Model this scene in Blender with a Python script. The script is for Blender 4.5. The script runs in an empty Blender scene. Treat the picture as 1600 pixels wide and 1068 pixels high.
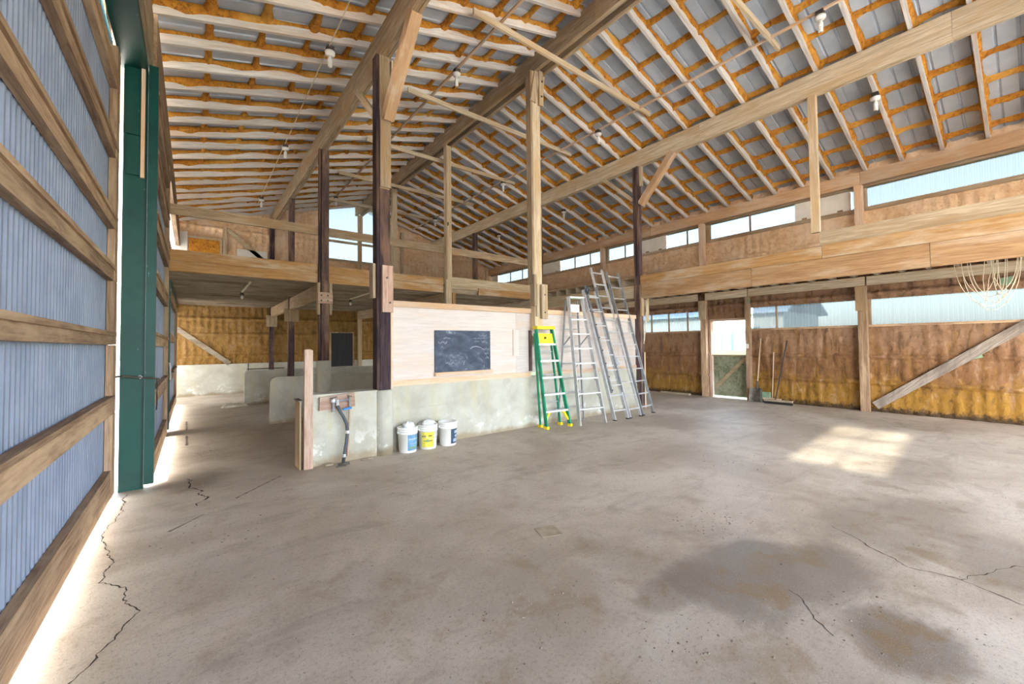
import bpy, math, random
from mathutils import Vector, Matrix, noise
random.seed(7)
SC = bpy.context.scene
COL = SC.collection

# ------------------------------------------------------------------ camera
CAM_H = 1.567
YAW, PITCH, ROLL = 0.66394287, 0.02735449, -0.01072209
FPX, CYPX = 637.93, 520.80
f0 = Vector((math.sin(YAW), math.cos(YAW), 0)); r0 = Vector((math.cos(YAW), -math.sin(YAW), 0)); u0 = Vector((0, 0, 1))
fw = f0 * math.cos(PITCH) + u0 * math.sin(PITCH); up = -f0 * math.sin(PITCH) + u0 * math.cos(PITCH)
rt = r0 * math.cos(ROLL) + up * math.sin(ROLL); up2 = -r0 * math.sin(ROLL) + up * math.cos(ROLL)
cam = bpy.data.cameras.new('camera'); camo = bpy.data.objects.new('camera', cam); COL.objects.link(camo)
cam.sensor_width = 36.0; cam.sensor_fit = 'HORIZONTAL'; cam.lens = FPX / 1600 * 36
cam.shift_y = -(534 - CYPX) / 1600; cam.clip_start = 0.02; cam.clip_end = 400
camo.matrix_world = Matrix(((rt.x, up2.x, -fw.x, 0), (rt.y, up2.y, -fw.y, 0), (rt.z, up2.z, -fw.z, CAM_H), (0, 0, 0, 1)))
SC.camera = camo

# ------------------------------------------------------------------ world, sun, exposure
SUN_EL = math.radians(24.8); SUN_DY = 0.06           # daylight comes in low from the side of the sliding doors
world = bpy.data.worlds.new('sky'); SC.world = world; world.use_nodes = True
wn = world.node_tree; wn.nodes.clear()
wo = wn.nodes.new('ShaderNodeOutputWorld'); wb = wn.nodes.new('ShaderNodeBackground'); ws = wn.nodes.new('ShaderNodeTexSky')
ws.sky_type = 'NISHITA'; ws.sun_disc = False; ws.sun_elevation = SUN_EL; ws.sun_rotation = math.radians(270)
ws.air_density = 1.0; ws.dust_density = 2.5; ws.ozone_density = 1.0
wb.inputs['Strength'].default_value = 0.75
hs = wn.nodes.new('ShaderNodeHueSaturation'); hs.inputs['Saturation'].default_value = 0.55
wn.links.new(ws.outputs[0], hs.inputs['Color']); wn.links.new(hs.outputs[0], wb.inputs[0]); wn.links.new(wb.outputs[0], wo.inputs[0])
sl = bpy.data.lights.new('sun', 'SUN'); sl.energy = 7.0; sl.angle = math.radians(1.2); sl.color = (1.0, 0.93, 0.80)
so = bpy.data.objects.new('sun', sl); COL.objects.link(so)
sd = Vector((math.cos(SUN_EL), SUN_DY, -math.sin(SUN_EL)))
so.rotation_euler = sd.to_track_quat('-Z', 'Y').to_euler(); so.location = (-20, 0, 15)
SC.view_settings.view_transform = 'Standard'; SC.view_settings.look = 'None'
SC.view_settings.gamma = 1.0; SC.view_settings.use_curve_mapping = False
SC.view_settings.exposure = 2.4
SC.cycles.diffuse_bounces = 8; SC.cycles.max_bounces = 14; SC.cycles.transparent_max_bounces = 12
SC.cycles.sample_clamp_indirect = 8.0

# ------------------------------------------------------------------ layout (metres; camera stands at x=0, y=0)
X1, XR, X3, X4 = 2.24, 5.31, 8.60, 11.82      # lines of posts: door side, ridge, loft side, outer wall
Y0, DY = 5.92, 3.658                          # first post row and bay length
YG = 16.90                                    # far gable
YN = -5.10                                    # open end behind the camera
W = 11.95                                     # inner face of the outer wall
RB, SL = 7.20, 0.28                           # rafter underside at the ridge, roof slope
def zr(x): return RB - SL * abs(x - XR)

# ------------------------------------------------------------------ materials
def lin(r, g, b):
    def c(v):
        v /= 255.0
        return v / 12.92 if v <= 0.04045 else ((v + 0.055) / 1.055) ** 2.4
    return (c(r), c(g), c(b), 1.0)

class G:
    def __init__(s, name):
        s.m = bpy.data.materials.new(name); s.m.use_nodes = True; s.t = s.m.node_tree; s.t.nodes.clear()
        s.out = s.n('ShaderNodeOutputMaterial'); s.b = s.n('ShaderNodeBsdfPrincipled'); s.l(s.b.outputs[0], s.out.inputs[0])
    def n(s, k, **kw):
        x = s.t.nodes.new(k)
        for a, v in kw.items(): setattr(x, a, v)
        return x
    def l(s, a, b): s.t.links.new(a, b)
    def pos(s, obj=False, scale=(1, 1, 1), rnd=0.0):
        if obj: o = s.n('ShaderNodeTexCoord').outputs['Object']
        else: o = s.n('ShaderNodeNewGeometry').outputs['Position']
        if rnd:
            i = s.n('ShaderNodeObjectInfo'); mm = s.math('MULTIPLY', i.outputs['Random'], rnd)
            v = s.n('ShaderNodeVectorMath', operation='ADD'); s.l(o, v.inputs[0]); s.l(mm, v.inputs[1]); o = v.outputs[0]
        mp = s.n('ShaderNodeMapping'); mp.inputs['Scale'].default_value = scale; s.l(o, mp.inputs[0])
        return mp.outputs[0]
    def noise(s, vec, sc, det=4, rough=0.55, dist=0.0):
        x = s.n('ShaderNodeTexNoise'); x.inputs['Scale'].default_value = sc; x.inputs['Detail'].default_value = det
        x.inputs['Roughness'].default_value = rough; x.inputs['Distortion'].default_value = dist; s.l(vec, x.inputs['Vector'])
        return x.outputs[0]
    def ramp(s, fac, a, b, lo=0.0, hi=1.0):
        x = s.n('ShaderNodeMapRange', interpolation_type='SMOOTHSTEP')
        x.inputs[1].default_value = a; x.inputs[2].default_value = b; x.inputs[3].default_value = lo; x.inputs[4].default_value = hi
        s.l(fac, x.inputs[0]); return x.outputs[0]
    def math(s, op, a, b=None):
        x = s.n('ShaderNodeMath', operation=op)
        for i, v in enumerate((a, b)):
            if v is None: continue
            if isinstance(v, (int, float)): x.inputs[i].default_value = v
            else: s.l(v, x.inputs[i])
        return x.outputs[0]
    def mix(s, fac, a, b, mode='MIX'):
        x = s.n('ShaderNodeMix', data_type='RGBA', blend_type=mode)
        if isinstance(fac, (int, float)): x.inputs[0].default_value = fac
        else: s.l(fac, x.inputs[0])
        for i, v in ((6, a), (7, b)):
            if isinstance(v, tuple): x.inputs[i].default_value = v
            else: s.l(v, x.inputs[i])
        return x.outputs[2]
    def vary(s, col, lo=0.86, hi=1.12):
        i = s.n('ShaderNodeObjectInfo'); v = s.ramp(i.outputs['Random'], 0, 1, lo, hi)
        x = s.n('ShaderNodeVectorMath', operation='SCALE'); s.l(col, x.inputs[0]); s.l(v, x.inputs['Scale']); return x.outputs[0]
    def bump(s, h, st=0.3, d=0.01):
        x = s.n('ShaderNodeBump'); x.inputs['Strength'].default_value = st; x.inputs['Distance'].default_value = d
        s.l(h, x.inputs['Height']); s.l(x.outputs[0], s.b.inputs['Normal'])
    def fin(s, col, rough=0.8, metal=0.0, spec=0.3):
        if isinstance(col, tuple): s.b.inputs['Base Color'].default_value = col
        else: s.l(col, s.b.inputs['Base Color'])
        if isinstance(rough, (int, float)): s.b.inputs['Roughness'].default_value = rough
        else: s.l(rough, s.b.inputs['Roughness'])
        s.b.inputs['Metallic'].default_value = metal; s.b.inputs['Specular IOR Level'].default_value = spec
        return s.m

_c = {}
WOODS = {  # dark grain, light grain, blotch, blotch amount
    'grey':   ((146, 126, 102), (196, 178, 152), (170, 138, 100), 0.45),
    'pale':   ((176, 158, 130), (218, 206, 184), (190, 160, 118), 0.40),
    'rafter': ((198, 193, 188), (230, 227, 225), (202, 166, 126), 0.25),
    'ply':    ((140, 106, 74), (172, 138, 102), (184, 166, 144), 0.38),
    'orange': ((158, 118, 74), (190, 150, 102), (200, 184, 162), 0.45),
    'fresh':  ((178, 142, 106), (206, 172, 136), (204, 186, 166), 0.40),
    'brown':  ((128, 102, 82), (176, 148, 122), (200, 174, 144), 0.40),
    'pink':   ((198, 190, 185), (212, 205, 202), (206, 186, 170), 0.30),
    'trim':   ((200, 172, 146), (222, 202, 182), (212, 168, 126), 0.40),
    'tar':    ((42, 34, 40), (74, 61, 68), (142, 110, 88), 0.32),
    'tarlit': ((66, 52, 54), (104, 86, 86), (160, 130, 106), 0.40),
    'dust':   ((150, 136, 118), (176, 164, 146), (120, 100, 80), 0.40),
    'dark':   ((116, 106, 98), (164, 152, 142), (96, 86, 80), 0.40),
    'pinkish':((164, 130, 114), (194, 166, 150), (212, 198, 184), 0.40),
}
def wood(kind, ax):
    k = (kind, ax)
    if k in _c: return _c[k]
    d, li, bl, am = WOODS[kind]
    g = G('wood_%s_%s' % (kind, ax)); s = [16, 16, 16]; rot = {'D': -math.pi / 4, 'E': math.pi / 4}.get(ax)
    ax = ax if rot is None else 'Z'; s['XYZ'.index(ax)] = 0.9
    if rot is None: v = g.pos(True, tuple(s), 13.7)
    else:
        mr = g.n('ShaderNodeMapping'); mr.inputs['Rotation'].default_value = (rot, 0, 0); g.l(g.pos(True, (1, 1, 1), 13.7), mr.inputs[0])
        m2 = g.n('ShaderNodeMapping'); m2.inputs['Scale'].default_value = tuple(s); g.l(mr.outputs[0], m2.inputs[0]); v = m2.outputs[0]
    a = g.noise(v, 1.6, 7, 0.62, 1.4)
    c = g.mix(g.ramp(a, 0.3, 0.72), lin(*d), lin(*li))
    s2 = [3.2, 3.2, 3.2]; s2['XYZ'.index(ax)] = 0.7
    b = g.noise(g.pos(True, tuple(s2), 7.3), 1.3, 5, 0.65)
    c = g.mix(g.math('MULTIPLY', g.ramp(b, 0.44, 0.66), am * 1.6), c, lin(*bl))
    g.bump(a, 0.35, 0.006)
    _c[k] = g.fin(g.vary(c), 0.82, 0, 0.2); return _c[k]

def foam(name, cols, sc=1.0):
    g = G(name); v = g.pos(); a = g.noise(v, 3.2 * sc, 8, 0.62, 0.4); b = g.noise(v, 11 * sc, 6, 0.7); e = g.noise(v, 1.1, 5, 0.6)
    c = g.mix(g.ramp(a, 0.36, 0.62), lin(*cols[0]), lin(*cols[1]))
    c = g.mix(g.ramp(b, 0.46, 0.72), c, lin(*cols[2])); c = g.mix(g.math('MULTIPLY', g.ramp(e, 0.48, 0.66), 0.75), c, lin(*cols[3]))
    g.bump(g.math('ADD', a, b), 0.8, 0.03); return g.fin(c, 0.75, 0, 0.3)
M = {}
M['foam'] = foam('spray_foam_orange', ((212, 148, 48), (184, 118, 38), (116, 72, 30), (224, 172, 84)), 2.0)
def wallfoam(name, low, mid, high, dirt):
    g = G(name); v = g.pos(); sp = g.n('ShaderNodeSeparateXYZ'); g.l(v, sp.inputs[0])
    a = g.noise(v, 2.4, 8, 0.65, 0.5); b = g.noise(g.pos(False, (9, 9, 1.2)), 1.0, 6, 0.65); e = g.noise(v, 14, 5, 0.65)
    h = g.math('ADD', sp.outputs[2], g.math('MULTIPLY', g.math('SUBTRACT', a, 0.5), 1.8))
    c = g.mix(g.ramp(h, 0.35, 0.85), lin(*low), lin(*mid)); c = g.mix(g.ramp(h, 0.9, 1.9), c, lin(*high))
    c = g.mix(g.math('MULTIPLY', g.ramp(b, 0.5, 0.68), 0.55), c, lin(*low)); c = g.mix(g.math('MULTIPLY', g.ramp(e, 0.55, 0.75), 0.6), c, lin(*dirt))
    f_ = g.noise(g.pos(False, (5, 5, 1.6)), 1.3, 7, 0.7, 0.6); c = g.mix(g.math('MULTIPLY', g.ramp(f_, 0.5, 0.64), 0.5), c, lin(*dirt)); c = g.mix(g.math('MULTIPLY', g.ramp(f_, 0.46, 0.34), 0.45), c, lin(168, 140, 120))
    hd = g.math('ADD', sp.outputs[2], g.math('MULTIPLY', g.math('SUBTRACT', e, 0.5), 0.35))
    c = g.mix(g.ramp(hd, 0.16, 0.04), c, lin(60, 44, 26))
    g.bump(g.math('ADD', a, e), 0.8, 0.03); return g.fin(c, 0.75, 0, 0.3)
M['wallfoam'] = wallfoam('wall_foam_brown', (142, 104, 38), (126, 90, 58), (148, 116, 92), (60, 42, 28))
M['gablefoam'] = wallfoam('wall_foam_yellow', (146, 106, 40), (148, 110, 52), (146, 112, 62), (80, 56, 28))
M['palefoam'] = foam('wall_foam_pale', ((234, 206, 172), (224, 188, 150), (204, 160, 122), (238, 216, 192)))

def concrete_wall():
    g = G('wall_concrete'); v = g.pos(); sp = g.n('ShaderNodeSeparateXYZ'); g.l(v, sp.inputs[0])
    a = g.noise(v, 2.0, 7, 0.62, 0.3); b = g.noise(g.pos(False, (6, 6, 0.8)), 1.0, 5, 0.6); e = g.noise(v, 26, 5, 0.7)
    c = g.mix(g.ramp(a, 0.35, 0.65), lin(178, 175, 163), lin(198, 198, 188)); c = g.mix(g.math('MULTIPLY', g.ramp(b, 0.5, 0.7), 0.5), c, lin(196, 188, 150))
    c = g.mix(g.math('MULTIPLY', g.ramp(e, 0.6, 0.75), 0.45), c, lin(150, 138, 122))
    w = g.math('MULTIPLY', g.ramp(sp.outputs[2], 0.55, 0.1), g.ramp(g.noise(v, 4.0, 6, 0.7), 0.56, 0.62)); c = g.mix(w, c, lin(220, 219, 214))
    hd = g.math('ADD', sp.outputs[2], g.math('MULTIPLY', g.math('SUBTRACT', a, 0.5), 0.3)); c = g.mix(g.math('MULTIPLY', g.ramp(hd, 0.12, 0.02), 0.6), c, lin(150, 126, 92))
    g.bump(g.math('ADD', a, e), 0.4, 0.008); return g.fin(c, 0.85, 0, 0.25)
M['conc'] = concrete_wall()

def floor_mat():
    g = G('floor_concrete'); v = g.pos(); a = g.noise(v, 0.55, 8, 0.62, 0.6); b = g.noise(v, 3.0, 8, 0.65, 0.4); e = g.noise(v, 45, 4, 0.7); w = g.noise(v, 160, 2, 0.6)
    sw = g.noise(g.pos(False, (0.9, 3.2, 1)), 1.0, 7, 0.66, 0.8)
    c = g.mix(g.ramp(a, 0.34, 0.66), lin(172, 158, 142), lin(204, 194, 180)); c = g.mix(g.math('MULTIPLY', g.ramp(b, 0.48, 0.7), 0.45), c, lin(150, 132, 110))
    c = g.mix(g.math('MULTIPLY', g.ramp(sw, 0.52, 0.68), 0.35), c, lin(134, 124, 114))
    # damp stains soaked into the slab and a broad darker area near the camera, each with its own place and outline
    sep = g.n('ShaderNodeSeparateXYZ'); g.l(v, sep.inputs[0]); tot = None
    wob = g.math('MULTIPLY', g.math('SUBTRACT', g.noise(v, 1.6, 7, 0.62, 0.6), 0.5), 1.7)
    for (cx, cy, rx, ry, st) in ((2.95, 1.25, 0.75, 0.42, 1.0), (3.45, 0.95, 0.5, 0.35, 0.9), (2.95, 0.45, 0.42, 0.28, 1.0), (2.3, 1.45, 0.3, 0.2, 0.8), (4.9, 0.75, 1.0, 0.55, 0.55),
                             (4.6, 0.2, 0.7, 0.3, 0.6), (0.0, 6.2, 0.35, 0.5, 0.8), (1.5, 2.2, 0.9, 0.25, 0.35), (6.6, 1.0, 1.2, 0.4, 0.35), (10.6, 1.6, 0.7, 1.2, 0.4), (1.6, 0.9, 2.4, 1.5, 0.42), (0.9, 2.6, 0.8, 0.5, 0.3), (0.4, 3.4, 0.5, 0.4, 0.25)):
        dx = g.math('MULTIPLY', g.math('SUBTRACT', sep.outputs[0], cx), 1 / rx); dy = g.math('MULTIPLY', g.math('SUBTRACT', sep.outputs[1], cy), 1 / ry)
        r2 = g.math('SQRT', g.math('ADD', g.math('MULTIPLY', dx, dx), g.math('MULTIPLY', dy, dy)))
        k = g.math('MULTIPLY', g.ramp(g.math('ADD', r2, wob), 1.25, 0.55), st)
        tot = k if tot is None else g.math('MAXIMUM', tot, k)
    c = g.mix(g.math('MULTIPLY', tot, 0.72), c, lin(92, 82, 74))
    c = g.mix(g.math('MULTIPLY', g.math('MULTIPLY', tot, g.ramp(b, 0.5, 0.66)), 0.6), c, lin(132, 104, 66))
    c = g.mix(g.math('MULTIPLY', g.ramp(e, 0.5, 0.72), 0.5), c, lin(112, 98, 84)); c = g.mix(g.math('MULTIPLY', g.ramp(w, 0.62, 0.72), 0.55), c, lin(226, 222, 214)); c = g.mix(g.math('MULTIPLY', g.ramp(w, 0.42, 0.3), 0.5), c, lin(96, 86, 76)); sp_ = g.noise(v, 13, 5, 0.75); c = g.mix(g.math('MULTIPLY', g.ramp(sp_, 0.64, 0.72), 0.55), c, lin(100, 84, 66))
    g.bump(g.math('ADD', b, e), 0.25, 0.006)
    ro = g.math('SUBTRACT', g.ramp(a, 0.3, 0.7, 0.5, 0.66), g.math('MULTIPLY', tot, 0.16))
    return g.fin(c, ro, 0, 0.42)
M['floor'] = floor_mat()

def metal(name, c1, c2, rough=0.45, met=0.3, sc=3.0, vary=True):
    g = G(name); a = g.noise(g.pos(True, (1, 1, 1), 5.1), sc, 6, 0.6); c = g.mix(g.ramp(a, 0.3, 0.7), lin(*c1), lin(*c2))
    if vary: c = g.vary(c, 0.94, 1.05)
    return g.fin(c, rough, met, 0.4)
M['sheet'] = metal('door_sheet_grey', (128, 140, 164), (146, 157, 180), 0.42, 0.10)
M['roofsheet'] = metal('roof_sheet_grey', (176, 190, 205), (194, 205, 218), 0.40, 0.12)
def scratched(name, c1, c2, cs):
    g = G(name); v = g.pos(); a = g.noise(v, 2.5, 5); s = g.noise(g.pos(False, (30, 30, 6)), 1.0, 4, 0.7)
    c = g.mix(g.ramp(a, 0.3, 0.7), lin(*c1), lin(*c2)); c = g.mix(g.math('MULTIPLY', g.ramp(s, 0.68, 0.72), 0.7), c, lin(*cs)); return g.fin(c, 0.42, 0, 0.4)
M['green'] = scratched('green_steel', (0, 62, 58), (6, 74, 68), (150, 176, 172))
M['alu'] = metal('aluminium', (196, 200, 208), (220, 223, 228), 0.36, 0.55, 8)
M['alu_dark'] = metal('aluminium_dull', (138, 144, 152), (168, 173, 180), 0.42, 0.5, 8)
M['steel'] = metal('steel_dark', (70, 66, 62), (104, 98, 92), 0.5, 0.6, 10)
M['glass_green'] = metal('fibreglass_green', (6, 140, 104), (18, 158, 120), 0.45, 0.0, 4)
M['yellow'] = metal('plastic_yellow', (238, 206, 24), (250, 222, 52), 0.45, 0.0, 6)
M['white'] = metal('plastic_white', (228, 228, 224), (240, 240, 238), 0.5, 0.0, 6)
M['ivory'] = metal('board_white', (222, 220, 212), (236, 234, 228), 0.7, 0.0, 3)
M['black'] = metal('rubber_black', (34, 32, 34), (52, 48, 50), 0.6, 0.0, 6)
M['hose'] = metal('hose_grey', (66, 72, 80), (88, 94, 102), 0.55, 0.0, 8)
M['blue'] = metal('handle_blue', (30, 110, 190), (50, 134, 210), 0.45, 0.0, 8)
M['label_blue'] = metal('label_blue', (92, 138, 190), (128, 172, 196), 0.6, 0.0, 14)
M['label_yellow'] = metal('label_yellow', (222, 204, 62), (244, 234, 110), 0.6, 0.0, 14)
M['label_navy'] = metal('label_navy', (40, 58, 82), (58, 78, 104), 0.6, 0.0, 10)
M['label_pale'] = metal('label_pale', (150, 172, 196), (190, 204, 216), 0.6, 0.0, 10)
M['ink'] = metal('ink_dark', (70, 76, 40), (90, 96, 60), 0.7, 0.0, 10)
M['crack'] = metal('crack_dirt', (52, 46, 40), (74, 66, 58), 0.95, 0.0, 10)
M['slot'] = metal('slot_steel', (90, 84, 78), (122, 114, 104), 0.7, 0.2, 10)
M['patch'] = metal('patch_mortar', (154, 138, 118), (176, 162, 142), 0.9, 0.0, 14)
M['cloth'] = metal('rag_cloth', (224, 218, 198), (240, 236, 222), 0.9, 0.0, 7)
M['bag'] = metal('bag_plastic', (226, 230, 238), (242, 244, 248), 0.35, 0.0, 7)
M['stone'] = metal('crumbs', (92, 82, 70), (150, 140, 126), 0.9, 0.0, 3)
M['wire'] = metal('wire_cream', (206, 196, 170), (222, 214, 192), 0.6, 0.0, 6)
M['gravel'] = foam('outside_gravel', ((196, 190, 178), (176, 168, 156), (150, 142, 130), (206, 202, 194)))
M['grass'] = foam('outside_grass', ((60, 92, 18), (76, 108, 26), (46, 70, 16), (92, 116, 40)), 0.6)
M['shedwall'] = metal('shed_white', (166, 166, 164), (178, 178, 176), 0.7, 0.0, 1)
M['shedroof'] = metal('shed_roof', (128, 148, 176), (146, 166, 190), 0.5, 0.2, 1)
M['board_green'] = foam('mossy_board', ((150, 152, 132), (122, 128, 104), (84, 104, 60), (166, 164, 146)), 1.5)
M['bin'] = metal('faded_green', (120, 150, 122), (142, 168, 140), 0.7, 0.0, 6)

def slate():
    g = G('slate_board'); v = g.pos(); a = g.noise(g.pos(False, (2.2, 1, 3.4)), 1.8, 7, 0.65, 0.8); b = g.noise(v, 16, 6, 0.75)
    c = g.mix(g.ramp(a, 0.3, 0.7), lin(66, 74, 90), lin(94, 104, 122)); c = g.mix(g.math('MULTIPLY', g.math('MULTIPLY', g.ramp(a, 0.52, 0.68), g.ramp(b, 0.46, 0.66)), 0.75), c, lin(176, 182, 194))
    return g.fin(c, 0.8, 0, 0.2)
M['slate'] = slate()
M['chalk'] = metal('chalk', (128, 136, 150), (158, 164, 176), 0.95, 0.0, 20)
def darkdoor():
    g = G('dark_door'); c = g.mix(g.noise(g.pos(False, (14, 14, 1)), 1.0, 4), lin(38, 38, 42), lin(58, 58, 62)); return g.fin(c, 0.7)
M['darkdoor'] = darkdoor()

def pane_mat(name, tint, clear, body):
    g = G(name); g.t.nodes.remove(g.b); v = g.pos(False, (14, 14, 0.5)); a = g.noise(v, 1.0, 4, 0.6)
    tr = g.n('ShaderNodeBsdfTransparent'); tr.inputs[0].default_value = tint
    tl = g.n('ShaderNodeBsdfTranslucent'); df = g.n('ShaderNodeBsdfDiffuse'); col = g.mix(g.ramp(a, 0.3, 0.7), body, (min(1, body[0] * 1.15), min(1, body[1] * 1.15), min(1, body[2] * 1.15), 1))
    g.l(col, tl.inputs[0]); g.l(col, df.inputs[0])
    m1 = g.n('ShaderNodeMixShader'); m1.inputs[0].default_value = 0.35; g.l(tl.outputs[0], m1.inputs[1]); g.l(df.outputs[0], m1.inputs[2])
    m2 = g.n('ShaderNodeMixShader'); m2.inputs[0].default_value = 1 - clear; g.l(tr.outputs[0], m2.inputs[1]); g.l(m1.outputs[0], m2.inputs[2]); g.l(m2.outputs[0], g.out.inputs[0])
    return g.m
M['pane'] = pane_mat('translucent_panel', (0.082, 0.092, 0.095, 1), 0.40, (0.125, 0.133, 0.136, 1))
M['paneclear'] = pane_mat('clear_panel', (0.09, 0.108, 0.118, 1), 0.62, (0.13, 0.148, 0.158, 1))
M['panebright'] = pane_mat('white_translucent_panel', (0.1, 0.1, 0.1, 1), 0.05, (0.17, 0.175, 0.18, 1))
M['windowclear'] = pane_mat('window_glass', (0.62, 0.63, 0.62, 1), 0.88, (0.4, 0.4, 0.4, 1))

# ------------------------------------------------------------------ mesh builder
WL = {}
class MB:
    def __init__(s): s.v = []; s.f = []
    def box(s, x0, x1, y0, y1, z0, z1):
        n = len(s.v); s.v += [(x, y, z) for z in (z0, z1) for y in (y0, y1) for x in (x0, x1)]
        s.f += [tuple(n + i for i in q) for q in ((0, 2, 3, 1), (4, 5, 7, 6), (0, 1, 5, 4), (2, 6, 7, 3), (0, 4, 6, 2), (1, 3, 7, 5))]; return s
    def bar(s, p, q, w, h, upv=(0, 0, 1)):
        p, q = Vector(p), Vector(q); d = (q - p).normalized(); u = Vector(upv); side = d.cross(u).normalized(); u = side.cross(d).normalized(); n = len(s.v)
        for e in (p, q):
            for a, b in ((-1, -1), (1, -1), (1, 1), (-1, 1)): s.v.append(tuple(e + side * (a * w / 2) + u * (b * h / 2)))
        s.f += [tuple(n + i for i in t) for t in ((0, 3, 2, 1), (4, 5, 6, 7), (0, 1, 5, 4), (1, 2, 6, 5), (2, 3, 7, 6), (3, 0, 4, 7))]; return s
    def tube(s, pts, r, k=8, cap=True):
        pts = [Vector(p) for p in pts]; n = len(s.v); prev = None
        for i, p in enumerate(pts):
            d = (pts[min(i + 1, len(pts) - 1)] - pts[max(i - 1, 0)]).normalized()
            if prev is None: prev = d.orthogonal().normalized()
            prev = (prev - d * prev.dot(d)).normalized(); b = d.cross(prev); rr = r[i] if isinstance(r, (list, tuple)) else r
            for j in range(k): a = 2 * math.pi * j / k; s.v.append(tuple(p + (prev * math.cos(a) + b * math.sin(a)) * rr))
        for i in range(len(pts) - 1):
            for j in range(k): s.f.append((n + i * k + j, n + i * k + (j + 1) % k, n + (i + 1) * k + (j + 1) % k, n + (i + 1) * k + j))
        if cap: s.f.append(tuple(n + j for j in reversed(range(k)))); m = n + (len(pts) - 1) * k; s.f.append(tuple(m + j for j in range(k)))
        return s
    def lathe(s, prof, c, k=28, cap=True):
        n = len(s.v)
        for r, z in prof:
            for j in range(k): a = 2 * math.pi * j / k; s.v.append((c[0] + r * math.cos(a), c[1] + r * math.sin(a), c[2] + z))
        for i in range(len(prof) - 1):
            for j in range(k): s.f.append((n + i * k + j, n + i * k + (j + 1) % k, n + (i + 1) * k + (j + 1) % k, n + (i + 1) * k + j))
        if cap: s.f.append(tuple(n + j for j in reversed(range(k)))); m = n + (len(prof) - 1) * k; s.f.append(tuple(m + j for j in range(k)))
        return s
    def grid(s, nu, nv, fn):
        n = len(s.v); s.v += [tuple(fn(i / nu, j / nv)) for j in range(nv + 1) for i in range(nu + 1)]
        for j in range(nv):
            for i in range(nu): a = n + j * (nu + 1) + i; s.f.append((a, a + 1, a + nu + 2, a + nu + 1))
        return s
    def prism(s, poly, fn, t0, t1):
        n = len(s.v); k = len(poly)
        for t in (t0, t1): s.v += [tuple(fn(a, b, t)) for a, b in poly]
        s.f.append(tuple(n + i for i in reversed(range(k)))); s.f.append(tuple(n + k + i for i in range(k)))
        for i in range(k): s.f.append((n + i, n + (i + 1) % k, n + k + (i + 1) % k, n + k + i))
        return s
    def mesh(s, name, m, org=(0, 0, 0), smooth=False):
        me = bpy.data.meshes.new(name); me.from_pydata([(x - org[0], y - org[1], z - org[2]) for x, y, z in s.v], [], s.f); me.update()
        if smooth: me.polygons.foreach_set('use_smooth', [True] * len(me.polygons))
        me.materials.append(m); return me
    def build(s, name, m, parent=None, smooth=False):
        if parent is not None: org = WL[parent]
        else:
            xs, ys, zs = zip(*s.v); org = ((min(xs) + max(xs)) / 2, (min(ys) + max(ys)) / 2, min(zs))
        o = bpy.data.objects.new(name, s.mesh(name, m, org, smooth)); COL.objects.link(o)
        if parent is not None: o.parent = parent
        else: o.location = org
        WL[o] = org; return o
def B(*a): return MB().box(*a)
def BAR(*a, **k): return MB().bar(*a, **k)
def tag(o, label=None, cat=None, group=None, kind=None):
    if label: o['label'] = label
    if cat: o['category'] = cat
    if group: o['group'] = group
    if kind: o['kind'] = kind
    return o
def thing(name, loc, label=None, cat=None, group=None, kind=None):
    o = bpy.data.objects.new(name, None); COL.objects.link(o); o.location = loc; o.empty_display_size = 0.1; WL[o] = tuple(loc)
    return tag(o, label, cat, group, kind)
def struct(name, loc=(0, 0, 0), label=None): return thing(name, loc, label, None, None, 'structure')
def inst(name, me, parent, loc):
    o = bpy.data.objects.new(name, me); COL.objects.link(o); o.parent = parent; o.location = loc; WL[o] = tuple(a + b for a, b in zip(WL[parent], loc)); return o
def corr(s0, s1, pitch, depth, duty=0.35, chamfer=0.12):
    """profile of a ribbed sheet: list of (s, d)"""
    out = []; n = max(1, round((s1 - s0) / pitch)); p = (s1 - s0) / n
    for i in range(n):
        a = s0 + i * p; out += [(a, 0), (a + p * (1 - duty - 2 * chamfer), 0), (a + p * (1 - duty - chamfer), depth), (a + p * (1 - chamfer), depth)]
    out.append((s1, 0)); return out
def sheet(prof, fn, t0, t1, mb=None):
    mb = mb or MB(); n = len(mb.v); k = len(prof)
    for s_, d in prof: mb.v.append(tuple(fn(s_, d, t0))); mb.v.append(tuple(fn(s_, d, t1)))
    for i in range(k - 1): mb.f.append((n + 2 * i, n + 2 * i + 2, n + 2 * i + 3, n + 2 * i + 1))
    return mb
def fbm(x, y, z, o=4): return noise.fractal(Vector((x, y, z)), 1.0, 2.0, o)
def foam_panel(name, axis, c, inward, s0, s1, z0, z1, m, parent, girts=(), ribs=0.19, amp=0.035, top=None, st=0.045):
    """bumpy sprayed wall between s0..s1 along the wall; ribs of the sheet behind and girts show through"""
    nu = max(2, int((s1 - s0) / st)); nv = max(2, int((z1 - z0) / (st * 0.7)))
    def fn(u, v):
        s_ = s0 + (s1 - s0) * u; zt = z1 if top is None else top(s_); z = z0 + (zt - z0) * v
        d = amp * (0.6 + 0.9 * fbm(s_ * 2.1, c, z * 2.1)) + 0.02 * fbm(s_ * 9, c + 5, z * 9, 2) + 0.017 * math.cos(2 * math.pi * s_ / ribs) * (0.4 + 0.6 * math.sin(z * 3.1 + s_) ** 2)
        for gz in girts: d += 0.06 * math.exp(-((z - gz) / 0.045) ** 4)
        d = max(0.004, d)
        return (c + inward * d, s_, z) if axis == 'X' else (s_, c + inward * d, z)
    mb = MB().grid(nu, nv, fn)
    if (axis == 'X') == (inward < 0): mb.f = [tuple(reversed(q)) for q in mb.f]
    return mb.build(name, m, parent, True)

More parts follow.
